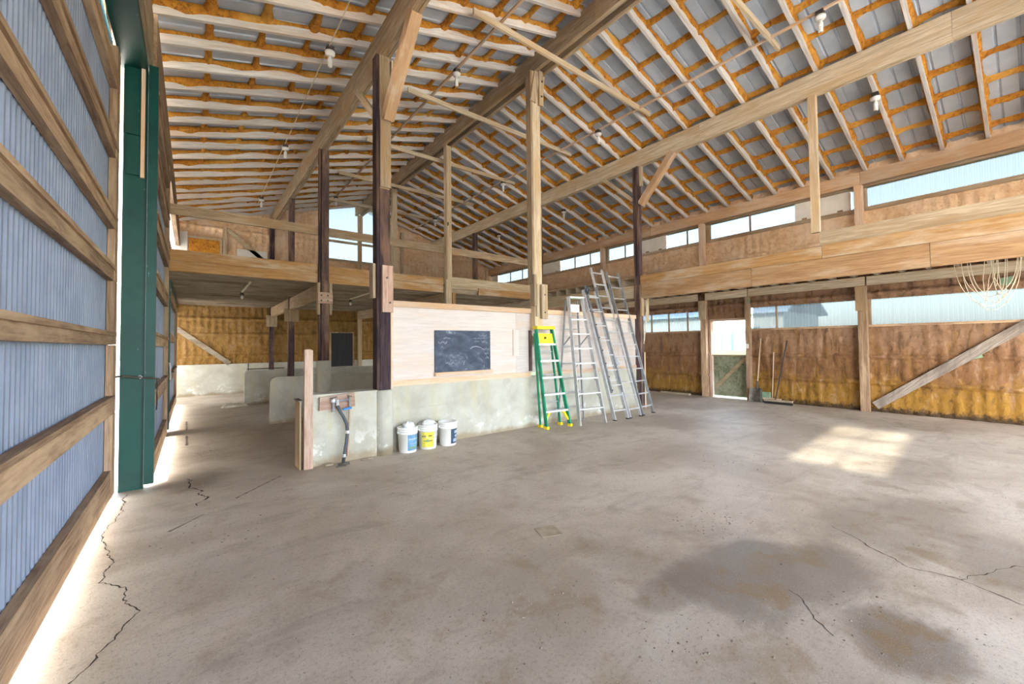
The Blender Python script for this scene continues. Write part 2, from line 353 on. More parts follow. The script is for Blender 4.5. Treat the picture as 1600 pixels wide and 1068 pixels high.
# ================================================================== THE SETTING
# ---- ground outside
gr = B(-70, 12.35, -60, 80, -0.40, -0.06).build('ground', M['gravel']); tag(gr, kind='structure')
mb = MB(); prof = [(12.35, -0.06), (13.2, -0.04), (16, 0.35), (21, 0.98), (26, 1.10), (40, 1.4), (110, 2.6)]
def lawn(u, v):
    t = u * (len(prof) - 1); i = min(int(t), len(prof) - 2); k = t - i
    x = prof[i][0] * (1 - k) + prof[i + 1][0] * k; z = prof[i][1] * (1 - k) + prof[i + 1][1] * k; y = -60 + 160 * v
    return (x, y, z + 0.05 * fbm(x * .4, y * .4, 0) * (1 if i > 0 else 0))
lw = MB().grid(48, 90, lawn).build('lawn', M['grass'], smooth=True); tag(lw, kind='structure')

# ---- floor slab
fl = struct('floor')
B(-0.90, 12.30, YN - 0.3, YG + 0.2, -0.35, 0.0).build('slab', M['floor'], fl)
def crack(pts, w, name='crack', m='crack', jit=0.02):
    P = []
    for (a, b) in zip(pts, pts[1:]):
        n = max(1, int(math.dist(a, b) / 0.025))
        for i in range(n): t = i / n; P.append((a[0] + (b[0] - a[0]) * t, a[1] + (b[1] - a[1]) * t))
    P.append(pts[-1]); mb = MB()
    for i, p in enumerate(P):
        a = P[max(i - 1, 0)]; b = P[min(i + 1, len(P) - 1)]; d = Vector((b[0] - a[0], b[1] - a[1])).normalized(); nx, ny = -d.y, d.x
        j = jit * (noise.noise(Vector((p[0] * 7, p[1] * 7, 3))) + 0.7 * noise.noise(Vector((p[0] * 26, p[1] * 26, 5)))); ww = w * (0.35 + abs(noise.noise(Vector((p[0] * 14, p[1] * 14, 8)))) * 1.6)
        mb.v += [(p[0] + nx * (j - ww), p[1] + ny * (j - ww), 0.0012), (p[0] + nx * (j + ww), p[1] + ny * (j + ww), 0.0012)]
    for i in range(len(P) - 1): mb.f.append((2 * i, 2 * i + 1, 2 * i + 3, 2 * i + 2)[::-1])
    return mb.build(name, M[m], fl)
crack([(-.55, 6.05), (-.53, 5.45), (-.59, 4.9), (-.46, 4.21), (-.47, 3.91), (-.35, 3.72), (-.30, 3.5), (-.24, 3.34), (-.29, 3.2), (-.35, 3.03), (-.46, 2.78)], 0.0055, jit=0.03)
crack([(-.03, 6.3), (.04, 5.76), (.10, 5.39), (.05, 5.17)], 0.010, jit=0.06)
crack([(4.3, 1.1), (3.92, .58), (3.97, .34), (3.9, .18), (3.85, .02), (3.6, -.6)], 0.004)
crack([(2.98, 1.0), (2.95, .91), (2.78, .82), (2.70, .70)], 0.004)
crack([(3.97, .34), (4.5, .12), (4.7, -.4)], 0.003)
crack([(9.8, 3.4), (9.2, 2.9), (8.9, 2.2)], 0.003)
crack([(-.15, 4.6), (.10, 4.87)], 0.012, 'expansion_joint', 'slot', 0)
crack([(.37, 5.17), (.86, 5.7)], 0.012, 'expansion_joint', 'slot', 0)
crack([(-.09, 11.2), (-.08, 10.0)], 0.022, 'drain_slot', 'slot', 0)
crack([(-.07, 9.4), (-.06, 8.45)], 0.022, 'drain_slot', 'slot', 0)
MB().prism([(2.31, 2.67), (2.25, 2.50), (2.42, 2.44), (2.48, 2.61)], lambda a, b, t: (a, b, t), 0.0005, 0.003).build('mortar_patch', M['patch'], fl)

# ---- ceiling: roof sheets, purlins under foam, rafters
ce = struct('ceiling', (XR, 0, RB))
LL, LR = XR + 1.05, 12.35 - XR                     # horizontal run of either slope
RH = 0.145; TOP = RB + RH + 0.04
for side, run in ((-1, LL), (1, LR)):
    prof = corr(0, 0.914, 0.2285, 0.020, 0.10, 0.05)
    p2 = []
    for a, d in prof: p2.append((a, d))
    mb = sheet(p2, lambda s_, d, t: (side * t, s_, -SL * t + RH + 0.045 + d), -0.02, run)
    me = mb.mesh('roof_sheet', M['roofsheet'])
    for k in range(25): inst('roof_sheet', me, ce, (0, YN - 0.35 + k * 0.914, 0))
ANG = math.atan(SL)
RY = [-4.97 + 0.6 * k for k in range(37)]
CA = math.cos(ANG)
for side, run in ((-1, LL - 0.25), (1, LR - 0.25)):
    ln = run / CA                                     # built along local X, then tilted to the slope
    me = MB().box(0.04, ln, -0.025, 0.025, 0.0, RH).mesh('rafter', wood('rafter', 'X'))
    foams = []
    for var in range(3):
        fm = MB(); n = int(ln / 0.08)
        for sgn in (-1, 1):
            base = len(fm.v)
            for i in range(n + 1):
                t = 0.06 + (ln - 0.08) * i / n
                wgt = max(0, noise.noise(Vector((t * 1.7, var * 9 + sgn, 2.2))) * 1.1 + 0.42)
                o_ = 0.004 + 0.022 * wgt + 0.015 * abs(noise.noise(Vector((t * 8, var * 3 + sgn, 7)))); dn = 0.012 + 0.07 * wgt * (1 + 0.6 * noise.noise(Vector((t * 6, sgn, var))))
                fm.v += [(t, sgn * 0.0245, RH - dn), (t, sgn * (0.026 + o_), RH - dn * 0.55), (t, sgn * (0.03 + o_ * 1.5), RH + 0.02), (t, sgn * 0.024, RH + 0.034)]
            for i in range(n):
                for j in range(3):
                    q = (base + i * 4 + j, base + i * 4 + j + 1, base + i * 4 + j + 5, base + i * 4 + j + 4); fm.f.append(q if sgn > 0 else q[::-1])
        foams.append(fm.mesh('spray_foam', M['foam'], smooth=True))
    for i, y in enumerate(RY):
        r = inst('rafter', me, ce, (0, y, 0)); r.rotation_euler = (0, ANG, 0) if side > 0 else (0, ANG, math.pi)
        inst('spray_foam', foams[i % 3], r, (0, 0, 0))
    for t in [0.28 + 0.61 * k for k in range(11)]:
        if t > run: break
        fm = MB(); n = int((YG - YN) / 0.075); base = 0; K = 7
        for i in range(n + 1):
            y = YN + (YG - YN) * i / n; dr = min(abs(y - ry) for ry in RY); e = math.exp(-(dr / 0.075) ** 2)
            far = 0.75 if y > 6.5 and side < 0 else 1.0
            w_ = (1.35 if side < 0 else 0.95) * (0.036 + 0.030 * e + 0.018 * abs(noise.noise(Vector((y * 5, t * 3, side))))) * far; h_ = 1.15 * (0.062 + 0.038 * e + 0.03 * noise.noise(Vector((y * 4, t * 5, side + 4)))) * far
            off = 0.014 * noise.noise(Vector((y * 2, t, 9)))
            for j in range(K):
                a = math.pi * j / (K - 1); rr = 1 + 0.22 * noise.noise(Vector((y * 14, j * 1.3, t)))
                du = w_ * math.cos(a) * rr + off; dv = -h_ * math.sin(a) * rr
                tt = t + du; fm.v.append((side * tt, y, -SL * tt + RH + 0.045 + dv))
        for i in range(n):
            for j in range(K - 1):
                q = (i * K + j, i * K + j + 1, (i + 1) * K + j + 1, (i + 1) * K + j); fm.f.append(q if side > 0 else q[::-1])
        inst('foamed_purlin', fm.mesh('foamed_purlin', M['foam'], smooth=True), ce, (0, 0, 0))
for y in (2.55, 5.05, 7.42, 9.82, 12.2, 14.6):
    B(3.28, 7.85, y - 0.02, y + 0.02, 6.53, 6.63).build('collar_tie', wood('pale', 'X'), ce)

# ---- loft floor: joists, decking, edge planks
lf = struct('loft_floor', (0, 0, 2.96))
for k in range(19):
    y = 9.68 + k * 0.395
    B(-0.55, X3 + 0.05, y - 0.022, y + 0.022, 2.97, 3.16).build('joist', wood('dust', 'X'), lf)
for k in range(38):
    y = -4.66 + k * 0.395
    if abs(y - Y0) > 0.12: B(X3 - 0.02, W - 0.03, y - 0.022, y + 0.022, 2.99, 3.16).build('joist', wood('dust', 'X'), lf)
B(-0.58, X3 - 0.1, 9.63, YG, 3.162, 3.185).build('decking', wood('tarlit', 'X'), lf)
B(X3 - 0.05, W, YN, YG, 3.162, 3.185).build('decking', wood('grey', 'X'), lf)
for x0, x1, z0, z1, y, k in ((-0.42, 2.15, 3.165, 3.36, 9.56, 'orange'), (-0.42, 2.15, 2.965, 3.16, 9.555, 'orange'), (2.33, 5.2, 3.165, 3.34, 9.58, 'orange'), (2.33, 5.2, 2.965, 3.16, 9.575, 'orange'),
                            (5.42, 8.5, 3.165, 3.40, 9.60, 'pale'), (6.3, 8.5, 2.975, 3.16, 9.57, 'orange'), (5.42, 6.3, 3.09, 3.16, 9.60, 'pale')):
    B(x0, x1, y - 0.022, y + 0.022, z0, z1).build('edge_plank', wood(k, 'X'), lf)
for y0, y1, z0, z1, k in ((YN, 0.9, 2.64, 2.992, 'ply'), (0.906, 3.33, 2.64, 2.99, 'ply'), (3.336, Y0 - .1, 2.64, 2.99, 'ply'), (YN, 2.2, 2.996, 3.22, 'orange'), (2.206, Y0 - .1, 2.994, 3.20, 'orange')):
    B(X3 - 0.10, X3 - 0.075, y0, y1, z0, z1).build('edge_board', wood(k, 'Y'), lf)
B(X3 - 0.04, X3 - 0.01, YN, 2.24, 3.20, 3.46).build('edge_board', wood('grey', 'Y'), lf)
B(X3 - 0.07, X3 + 0.07, YN, Y0 - .1, 2.68, 2.985).build('header', wood('grey', 'Y'), lf)
B(X3 - 0.07, X3 + 0.07, Y0 + .1, YG, 2.68, 2.985).build('header', wood('pale', 'Y'), lf)
for y0, y1 in ((YN, 2.24), (2.27, 4.68), (4.70, 5.84), (6.08, 9.5)):
    B(11.68, 11.74, y0, y1, 2.79, 2.985).build('ledger', wood('pale', 'Y'), lf)
for x in (X1, XR):
    for y0, y1 in ((9.69, 13.14), (13.34, 16.8)): B(x - 0.06, x + 0.06, y0, y1, 2.66, 2.965).build('under_beam', wood('grey', 'Y'), lf)

# ---- outer wall with translucent panels, half door
wr = struct('wall_right', (W, 0, 0))
def rskin(y0, y1, z0, z1, m, girts=(), amp=0.035):
    foam_panel('foam_panel', 'X', W, -1, y0, y1, z0, z1, m, wr, girts, amp=amp)
    B(W + 0.06, W + 0.10, y0, y1, z0, z1).build('cladding', M['shedwall'], wr)
for y0, y1 in ((2.24, 2.46), (5.79, 6.07), (9.53, 9.77)):
    B(W + 0.015, W + 0.1, y0, y1, 1.90, 2.5).build('packing_board', wood('brown', 'Z'), wr); B(W + 0.015, W + 0.1, y0, y1, 4.5, 5.09).build('packing_board', wood('grey', 'Z'), wr)
for y0, y1 in ((YN, 4.80), (5.86, 10.6), (15.4, YG)): rskin(y0, y1, 0.0, 1.90, M['wallfoam'], (1.22, 0.64))
rskin(10.6, 15.4, 2.30, 3.16, M['wallfoam'])  # wall left open below, out of view, added to bring daylight under the loft
for y0, y1 in ((YN, 4.80), (5.86, 10.6), (15.4, YG)): rskin(y0, y1, 2.50, 3.16, M['wallfoam'], (2.62,))
rskin(4.80, 5.86, 2.24, 3.16, M['wallfoam'], (2.62,))
rskin(YN, YG, 3.16, 4.50, M['palefoam'], (3.9,), 0.03)
rskin(YN, YG, 5.08, 5.62, M['palefoam'], (), 0.02)
for y0, y1, z0, z1 in ((YN, 2.27, 1.88, 1.93), (2.43, 4.70, 1.88, 1.93), (6.05, 9.4, 1.88, 1.93)):
    B(W - 0.06, W + 0.1, y0, y1, z0, z1).build('sill_board', wood('brown', 'Y'), wr)
for y0, y1 in ((YN, 2.27), (2.43, 5.82), (5.98, 9.56), (9.74, YG)): B(W - 0.05, W + 0.1, y0, y1, 4.49, 4.58).build('sill_board', wood('grey', 'Y'), wr)
for y0, y1 in ((YN, 2.30), (2.305, 7.6), (7.605, YG)): B(11.74, 11.80, y0, y1, 5.06, 5.345).build('wall_plate', wood('fresh', 'Y'), wr)
B(W - 0.06, W + 0.1, YN, YG, 5.03, 5.09).build('wall_plate', wood('grey', 'Y'), wr)
BAR((W - 0.09, 2.19, 0.14), (W - 0.09, -0.1, 1.97), 0.17, 0.045, upv=(1, 0, 0)).build('diagonal_brace', wood('dark', 'D'), wr)
BAR((W - 0.08, 0.95, 3.55), (W - 0.08, -0.7, 4.50), 0.15, 0.045, upv=(1, 0, 0)).build('diagonal_brace', wood('dark', 'D'), wr)
BAR((W - 0.09, 0.62, 1.28), (W - 0.09, 0.95, 1.18), 0.10, 0.03, upv=(1, 0, 0)).build('scrap_patch', M['bin'], wr)
BAR((W - 0.07, 0.2, 2.66), (W - 0.07, 0.36, 2.64), 0.14, 0.03, upv=(1, 0, 0)).build('scrap_patch', M['bin'], wr)
wi = [0]
def rwindow(y0, y1, z0, z1, m='pane', studs=()):
    wi[0] += 1; o = struct('window_%d' % wi[0], (W, (y0 + y1) / 2, z0))
    y = y0
    while y < y1 - 0.01:
        ye = min(y + 0.95, y1); sheet(corr(y, ye, 0.068, 0.013, 0.3, 0.2), lambda s_, d, t: (W + 0.07 + d, s_, t), z0, z1).build('translucent_sheet', M[m], o); y = ye
    for s_ in studs: B(W + 0.03, W + 0.065, s_ - 0.02, s_ + 0.02, z0, z1).build('stud', wood('grey', 'Z'), o)
    return o
rwindow(YN, 2.27, 1.93, 2.50); rwindow(2.43, 4.70, 1.93, 2.50, 'pane', (4.12,)); rwindow(6.05, 9.4, 1.93, 2.50, 'paneclear', (6.55, 7.18, 7.8))
rwindow(YN, 2.27, 4.58, 5.03); rwindow(2.40, 2.52, 4.58, 5.03); rwindow(3.63, 5.82, 4.58, 5.03, 'paneclear', (4.7,)); rwindow(5.98, 7.2, 4.58, 5.03, 'paneclear', (6.5,)); rwindow(8.08, 9.56, 4.58, 5.03, 'paneclear', (8.8,))
rwindow(9.74, 12.0, 4.58, 5.03, 'paneclear', (10.4, 11.2)); rwindow(13.6, 16.4, 4.58, 5.03, 'paneclear', (14.5, 15.4))
for y0, y1 in ((2.52, 3.63), (7.2, 8.08), (12.0, 13.6), (16.4, YG)):
    h = struct('trim_%d' % (20 + int(y0)), (W, y0, 4.58)); B(W + 0.0, W + 0.05, y0, y1, 4.58, 5.04).build('hatch_board', M['ivory'], h)
    for yy in (y0 + 0.2, y1 - 0.2): B(W - 0.02, W - 0.001, yy - 0.05, yy + 0.05, 4.585, 4.63).build('latch_block', wood('brown', 'Y'), h)
# door frame and half door
for nm, y0, y1 in (('a', 4.80, 4.86), ('b', 5.80, 5.86)): B(W - 0.05, W + 0.1, y0, y1, 0.0, 2.24).build('door_frame', wood('pinkish', 'Z'), wr)
B(W - 0.05, W + 0.1, 4.86, 5.80, 2.18, 2.24).build('door_frame', wood('pinkish', 'Y'), wr)
dr = struct('door_4', (W + 0.05, 5.33, 0.05), 'weathered half door with a diagonal brace, mossy at the bottom')
for k in range(6):
    y = 4.875 + k * 0.152; B(W + 0.03, W + 0.055, y, y + 0.147, 0.05, 1.18).build('plank', M['board_green'], dr)
BAR((W + 0.02, 5.70, 0.30), (W + 0.02, 4.90, 1.12), 0.09, 0.02, upv=(1, 0, 0)).build('brace', wood('grey', 'Y'), dr)
B(W + 0.0, W + 0.08, 4.865, 5.795, 1.18, 1.22).build('cap_rail', wood('grey', 'Y'), dr)

# ---- far gable wall
wf = struct('wall_far', (5.6, YG, 0))
for x0, x1 in ((-0.7, 7.2), (11.2, 12.1)):            # unseen opening added behind the board wall, lets daylight in under the loft
    B(x0, x1, YG - 0.02, YG + 0.12, 0, 1.02).build('concrete_base', M['conc'], wf)
    B(x0, x1, YG + 0.08, YG + 0.12, 1.02, 2.95).build('cladding', M['shedwall'], wf)
B(-0.7, 12.1, YG + 0.08, YG + 0.12, 2.95, 4.98).build('cladding', M['shedwall'], wf)
foam_panel('foam_panel', 'Y', YG + 0.06, -1, -0.6, 7.2, 1.02, 3.0, M['gablefoam'], wf, (1.28, 2.02, 2.55))
foam_panel('foam_panel', 'Y', YG + 0.06, -1, 11.2, 12.0, 1.02, 3.0, M['gablefoam'], wf, (1.28, 2.02, 2.55))
foam_panel('foam_panel', 'Y', YG + 0.06, -1, -0.6, 12.0, 3.0, 5.0, M['palefoam'], wf, (3.7, 4.4))
tp = lambda x: zr(x) + 0.17
foam_panel('foam_panel', 'Y', YG + 0.06, -1, -0.6, 4.08, 5.0, 6, M['palefoam'], wf, (5.6,), top=tp)
foam_panel('foam_panel', 'Y', YG + 0.06, -1, 6.62, 12.0, 5.0, 6, M['palefoam'], wf, (5.6,), top=tp)
MB().prism([(-0.7, 4.98), (4.08, 4.98), (4.08, tp(4.08)), (-0.7, tp(-0.7))], lambda a, b, t: (a, t, b), YG + 0.08, YG + 0.12).build('cladding', M['shedwall'], wf)
MB().prism([(6.62, 4.98), (12.1, 4.98), (12.1, tp(12.1)), (6.62, tp(6.62))], lambda a, b, t: (a, t, b), YG + 0.08, YG + 0.12).build('cladding', M['shedwall'], wf)
for x0, x1, z in ((-0.6, 4.08, 3.95), (4.08, 6.62, 4.98), (6.7, 11.9, 3.95), (4.08, 6.62, 5.72)): B(x0, x1, YG - 0.06, YG + 0.0, z - 0.045, z + 0.045).build('girt', wood('pale', 'X'), wf)
for x, z0, z1 in ((0.83, 3.2, 5.7), (4.10, 4.98, 6.78), (6.62, 4.98, 6.75), (7.15, 3.2, 6.5), (9.5, 3.2, 5.95), (11.6, 3.2, 5.4)): B(x - 0.05, x + 0.05, YG - 0.08, YG + 0.02, z0, z1).build('stud', wood('pale', 'Z'), wf)
BAR((-0.42, YG - 0.03, 2.2), (0.99, YG - 0.03, 1.03), 0.045, 0.15).build('diagonal_brace', wood('dust', 'X'), wf)
BAR((0.9, YG - 0.03, 5.6), (2.15, YG - 0.03, 4.5), 0.04, 0.13).build('diagonal_brace', wood('pale', 'X'), wf)
for x0, x1, z0, z1, m in ((1.18, 2.09, 4.40, 4.98, 'ivory'), (-0.50, -0.16, 4.3, 5.36, 'ivory')): B(x0, x1, YG - 0.05, YG + 0.0, z0, z1).build('white_board', M[m], wf)
B(-0.12, 0.70, YG - 0.06, YG - 0.02, 4.2, 5.17).build('foam_hatch', M['foam'], wf)
for x0, x1, z0, z1 in ((-0.16, 0.74, 5.17, 5.24), (0.70, 0.76, 4.2, 5.17)): B(x0, x1, YG - 0.07, YG - 0.02, z0, z1).build('hatch_frame', wood('pale', 'X'), wf)
dd = struct('door_5', (4.65, YG, 0.8)); B(4.24, 5.05, YG - 0.07, YG - 0.03, 0.79, 2.10).build('door_panel', M['darkdoor'], dd)
for a in ((4.18, 4.24, 0.79, 2.14), (5.05, 5.11, 0.79, 2.14), (4.24, 5.05, 2.10, 2.14)): B(a[0], a[1], YG - 0.09, YG - 0.02, a[2], a[3]).build('door_frame', wood('brown', 'Z'), dd)
wg = struct('window_20', (5.3, YG, 5.0))
for x0, x1 in ((4.1, 4.72), (4.72, 5.33), (5.33, 5.96), (5.96, 6.62)):
    zt = [tp(x0), tp(x1)]; pr = corr(x0, x1, 0.076, 0.013, 0.3, 0.2)
    mb = MB(); n0 = 0
    for s_, d in pr: mb.v += [(s_, YG + 0.07 + d, 5.0), (s_, YG + 0.07 + d, tp(s_))]
    for i in range(len(pr) - 1): mb.f.append((2 * i, 2 * i + 2, 2 * i + 3, 2 * i + 1))
    mb.build('translucent_sheet', M['paneclear'], wg)

# ---- door-side wall: headers, jamb, sliding doors
wl = struct('wall_left', (-0.66, 0, 0))
B(-0.66, -0.43, YN, 6.28, 4.75, 5.42).build('track_cover', M['green'], wl)
B(-0.428, -0.39, YN, 6.26, 4.84, 5.42).build('header_plank', wood('grey', 'Y'), wl)
B(-0.47, -0.36, 6.29, YG, 4.86, 5.52).build('header_plank', wood('brown', 'Y'), wl)
B(-0.95, -0.66, YN, YG, 5.2, 5.5).build('eave_board', wood('grey', 'Y'), wl)
jb = MB().box(-0.63, -0.43, 6.20, 6.26, 0.0, 4.75); jb.build('jamb', M['green'], wl)
B(-0.43, -0.424, 6.17, 6.26, 0.0, 4.75).build('jamb_edge', M['green'], wl)
B(-0.605, -0.485, 6.175, 6.199, 3.98, 4.74).build('flashing_plate', M['green'], wl)
B(-0.600, -0.49, 6.165, 6.174, 3.52, 3.96).build('flashing_plate', M['green'], wl)
B(-0.482, -0.448, 6.16, 6.199, 3.50, 4.75).build('packing_strip', wood('trim', 'Z'), wl)
B(-0.79, -0.75, 5.93, 6.32, 0.0, 5.2).build('sun_blocker', wood('brown', 'Z'), wl)  # unseen board added outside to keep sun out of the gap by the jamb
B(-0.82, -0.74, 2.25, 2.75, 0.0, 5.2).build('sun_blocker', wood('brown', 'Z'), wl)  # another added board, blocks the sun streak at the near door edge
# near part of the wall, mostly beside the camera, with the window that the sun comes through
WY0, WY1, WZ0, WZ1 = 0.62, 1.64, 3.22, 4.72
def lsheet(y0, y1, z0, z1, par, x=-0.72, m='sheet', nm='metal_sheet'):
    y = y0
    while y < y1 - 0.02:
        ye = min(y + 0.915, y1); sheet(corr(y, ye, 0.076, 0.012, 0.3, 0.2), lambda s_, d, t: (x - d, s_, t), z0, z1).build(nm, M[m], par); y = ye
lsheet(YN, WY0, 0, 4.95, wl); lsheet(WY1, 2.40, 0, 4.95, wl); lsheet(WY0, WY1, WZ1, 4.95, wl); lsheet(WY0, WY1, 0, WZ0, wl)
for z in (0.2, 1.0, 1.68, 2.35, 3.15): B(-0.70, -0.64, YN, 2.34, z - 0.08, z + 0.06).build('girt', wood('brown', 'Y'), wl)
B(-0.71, -0.65, 2.34, 2.44, 0, 4.75).build('door_post', wood('brown', 'Z'), wl)
w21 = struct('window_21', (-0.70, 1.45, WZ0))
B(-0.715, -0.71, WY0, WY1, WZ0, WZ1).build('glass', M['windowclear'], w21)
for y in (WY0, (WY0 + WY1) / 2, WY1): B(-0.74, -0.68, y - 0.022, y + 0.022, WZ0, WZ1).build('window_bar', wood('brown', 'Z'), w21)
for z in (WZ0, WZ0 + 0.5, WZ0 + 1.0, WZ1): B(-0.74, -0.68, WY0, WY1, z - 0.022, z + 0.022).build('window_bar', wood('brown', 'Y'), w21)

def sdoor(n, x, y0, y1, z1, rails, label, stile=0.2, edge=False, ztop=None):
    d = struct('door_%d' % n, (x, (y0 + y1) / 2, 0.05), label)
    lsheet(y0 + 0.01, y1 - 0.01, rails[0][0] + 0.01, z1 + 0.14, d, x - 0.012)
    for z0, zz in rails: B(x - 0.01, x + 0.045, y0 + 0.02, y1 - stile, z0, zz).build('rail', wood('brown', 'Y'), d)
    for z0, zz in rails[1:]: B(x + 0.0, x + 0.062, y0 + 0.02, y1 - stile * 0.5, zz, zz + 0.038).build('ledge', wood('brown', 'Y'), d)
    zs = [rails[0][0]] + [a[0] for a in rails[1:]] + [z1]
    for a, b in zip(zs, zs[1:]): B(x - 0.008, x + 0.05, y1 - stile, y1, a + 0.003, b - 0.003).build('stile', wood('brown', 'Z'), d)
    if edge: B(x - 0.03, x + 0.055, y0 - 0.06, y0 + 0.012, 0.05, z1).build('edge_trim', M['green'], d); B(x - 0.008, x + 0.05, y0 + 0.014, y0 + 0.11, 0.06, z1).build('stile', wood('brown', 'Z'), d)
    return d
R1 = [(0.05, 0.33), (0.90, 1.05), (1.61, 1.70), (2.27, 2.38), (2.81, 2.91), (3.55, 3.65), (4.28, 4.38)]
d1 = sdoor(1, -0.69, 2.46, 6.03, 4.74, R1, 'near sliding door of grey ribbed sheet with brown wooden rails')
R2 = [(0.08, 0.33), (0.90, 1.06), (1.60, 1.72), (2.30, 2.44), (3.0, 3.14), (3.7, 3.84), (4.4, 4.54)]
d2 = sdoor(2, -0.39, 6.22, 9.50, 4.82, R2, 'second sliding door with a green edge, up to the loft', 0.14, True)
R3 = [(0.09, 0.30), (0.90, 1.04), (1.70, 1.82), (2.52, 2.66)]
d3 = sdoor(3, -0.39, 10.06, 14.6, 2.68, R3, 'low sliding door with a green edge under the loft', 0.14, True)
B(-0.47, -0.37, 9.502, 9.66, 0.0, 4.86).build('wall_post', wood('brown', 'Z'), wl)
B(-0.47, -0.425, 9.66, 10.10, 0.0, 2.72).build('filler_board', wood('brown', 'Z'), wl)
B(-0.52, -0.42, 9.66, YG + 0.1, 2.72, 4.0).build('upper_wall', M['palefoam'], wl)
lsheet(14.55, YG + 0.1, 0.0, 2.72, wl, -0.46, 'panebright', 'translucent_sheet')  # unseen panel added to spread daylight under the loft
B(-0.46, -0.33, 10.0, 14.6, 2.70, 2.86).build('track_cover', M['green'], wl)
w22 = struct('window_22', (-0.46, 13, 4.0)); lsheet(9.66, YG, 4.0, 4.86, w22, -0.46, 'panebright', 'translucent_sheet')

# ---- open end behind the camera: header over the doorway
wnr = struct('wall_near', (5.6, YN, 4.9))
MB().prism([(-0.7, 4.75), (12.1, 4.75), (12.1, tp(12.1)), (XR, tp(XR)), (-0.7, tp(-0.7))], lambda a, b, t: (a, t, b), YN - 0.1, YN).build('gable_board', wood('pale', 'X'), wnr)
for x in (-0.75, 11.98): B(x, x + 0.2, YN - 0.1, YN, 0, 4.75).build('corner_post', wood('brown', 'Z'), wnr)

# ---- partition: concrete below, boards above
wp = struct('wall_partition', (5.4, 6.0, 0))
PF = 5.99
def lumpy(name, x0, x1, y0, y1, z0, z1, par, m='conc'):
    nu = max(2, int((x1 - x0) / 0.12)); nv = max(2, int((z1 - z0) / 0.12)); mb = MB()
    mb.grid(nu, nv, lambda u, v: (x0 + (x1 - x0) * u, y0 + 0.006 * fbm((x0 + (x1 - x0) * u) * 3, y0, z0 + (z1 - z0) * v * 3), z0 + (z1 - z0) * v))
    mb.box(x0, x1, y0 + 0.012, y1, z0, z1); return mb.build(name, M[m], par)
lumpy('concrete_base', 2.30, X3 + 0.1, PF - 0.02, PF + 0.16, 0.0, 0.60, wp)
lumpy('concrete_upper', 2.30, X3 + 0.1, PF - 0.005, PF + 0.15, 0.60, 0.955, wp)
lumpy('concrete_wing', 1.24, 2.10, 5.84, PF + 0.14, 0.0, 0.935, wp)
for x0, x1 in ((2.36, 4.78), (4.784, 5.30), (5.304, 7.82), (7.824, X3 - 0.1)): B(x0, x1, PF + 0.0, PF + 0.02, 1.03, 2.18).build('board', wood('pink', 'X'), wp)
B(4.70, 4.83, PF - 0.02, PF - 0.001, 1.36, 1.84).build('patch_board', wood('pink', 'Z'), wp)
for x0, x1 in ((2.34, 5.13), (5.32, X3 - 0.1)):
    B(x0, x1, PF - 0.025, PF - 0.001, 0.955, 1.04).build('bottom_trim', wood('trim', 'X'), wp)
    B(x0, x1, PF - 0.04, PF + 0.09, 2.165, 2.255).build('top_rail', wood('trim', 'X'), wp)
B(2.30, 2.36, PF - 0.03, PF + 0.04, 0.94, 2.26).build('end_stud', wood('trim', 'Z'), wp)
for x in (5.48, 6.1, 6.7, 7.3, 7.9): B(x - 0.04, x + 0.04, PF + 0.03, PF + 0.08, 0.96, 2.16).build('stud', wood('trim', 'Z'), wp)
B(5.085, 5.135, PF - 0.05, PF - 0.002, 1.06, 1.84).build('cleat', wood('tarlit', 'Z'), wp)

# ================================================================== BEAMS AND POSTS
def beam(name, x, ybreaks, z0, z1, plies, label, k='pale', w=0.042):
    o = thing(name, (x, Y0, z0), label, 'beam')
    n = len(plies)
    for i, dx in enumerate(plies):
        sh = 0.35 * (i % 2)
        ys = [ybreaks[0]] + [y + sh for y in ybreaks[1:-1]] + [ybreaks[-1]]
        for a, b in zip(ys, ys[1:]): B(x + dx - w / 2, x + dx + w / 2, a + 0.002, b - 0.002, z0 + 0.006 * (i % 2), z1).build('ply', wood(k, 'Y'), o)
    return o
YB = [YN, -2.9, 0.6, 4.3, 7.9, 11.6, YG]
beam('roof_beam', X1, YB, 5.88, 6.335, (-0.046, 0, 0.046), 'long laminated roof beam over the dark post beside the sliding doors', 'grey')
beam('roof_beam', X3, YB, 5.89, 6.275, (-0.046, 0, 0.046), 'pale roof beam over the plywood-faced loft edge', 'pale')
rb = beam('ridge_beam', XR, YB, 6.87, 7.22, (-0.12, -0.075, 0.075, 0.12), 'doubled ridge beam along the peak of the barn roof', 'grey')

def post(x, y, z0, z1, w, d, k, label, grp=None, z_split=None, k2=None):
    o = thing('timber_post', (x, y, 0 if z0 < 1.4 else z0), label, 'post', grp)
    if z_split:
        B(x - w / 2, x + w / 2, y - d / 2, y + d / 2, z0, z_split).build('lower_shaft', wood(k, 'Z'), o); B(x - w / 2, x + w / 2, y - d / 2, y + d / 2, z_split + 0.002, z1).build('upper_shaft', wood(k2, 'Z'), o)
    else: B(x - w / 2, x + w / 2, y - d / 2, y + d / 2, z0, z1).build('shaft', wood(k, 'Z'), o)
    return o
def pier(o, x, y, r, h):
    k = 28; mb = MB(); pr = [(r, 0.0), (r * 1.0, h * 0.3), (r * 0.985, h * 0.6), (r, h - 0.02), (r - 0.02, h)]
    return mb.lathe(pr, (x, y, 0), k).build('concrete_pier', M['conc'], o, True)
def bolt(o, p, ax='Y', r=0.016):
    q = Vector(p); d = Vector((0, -0.012, 0)) if ax == 'Y' else Vector((-0.012, 0, 0)); MB().tube([q, q + d], r, 6).build('bolt', M['steel'], o)
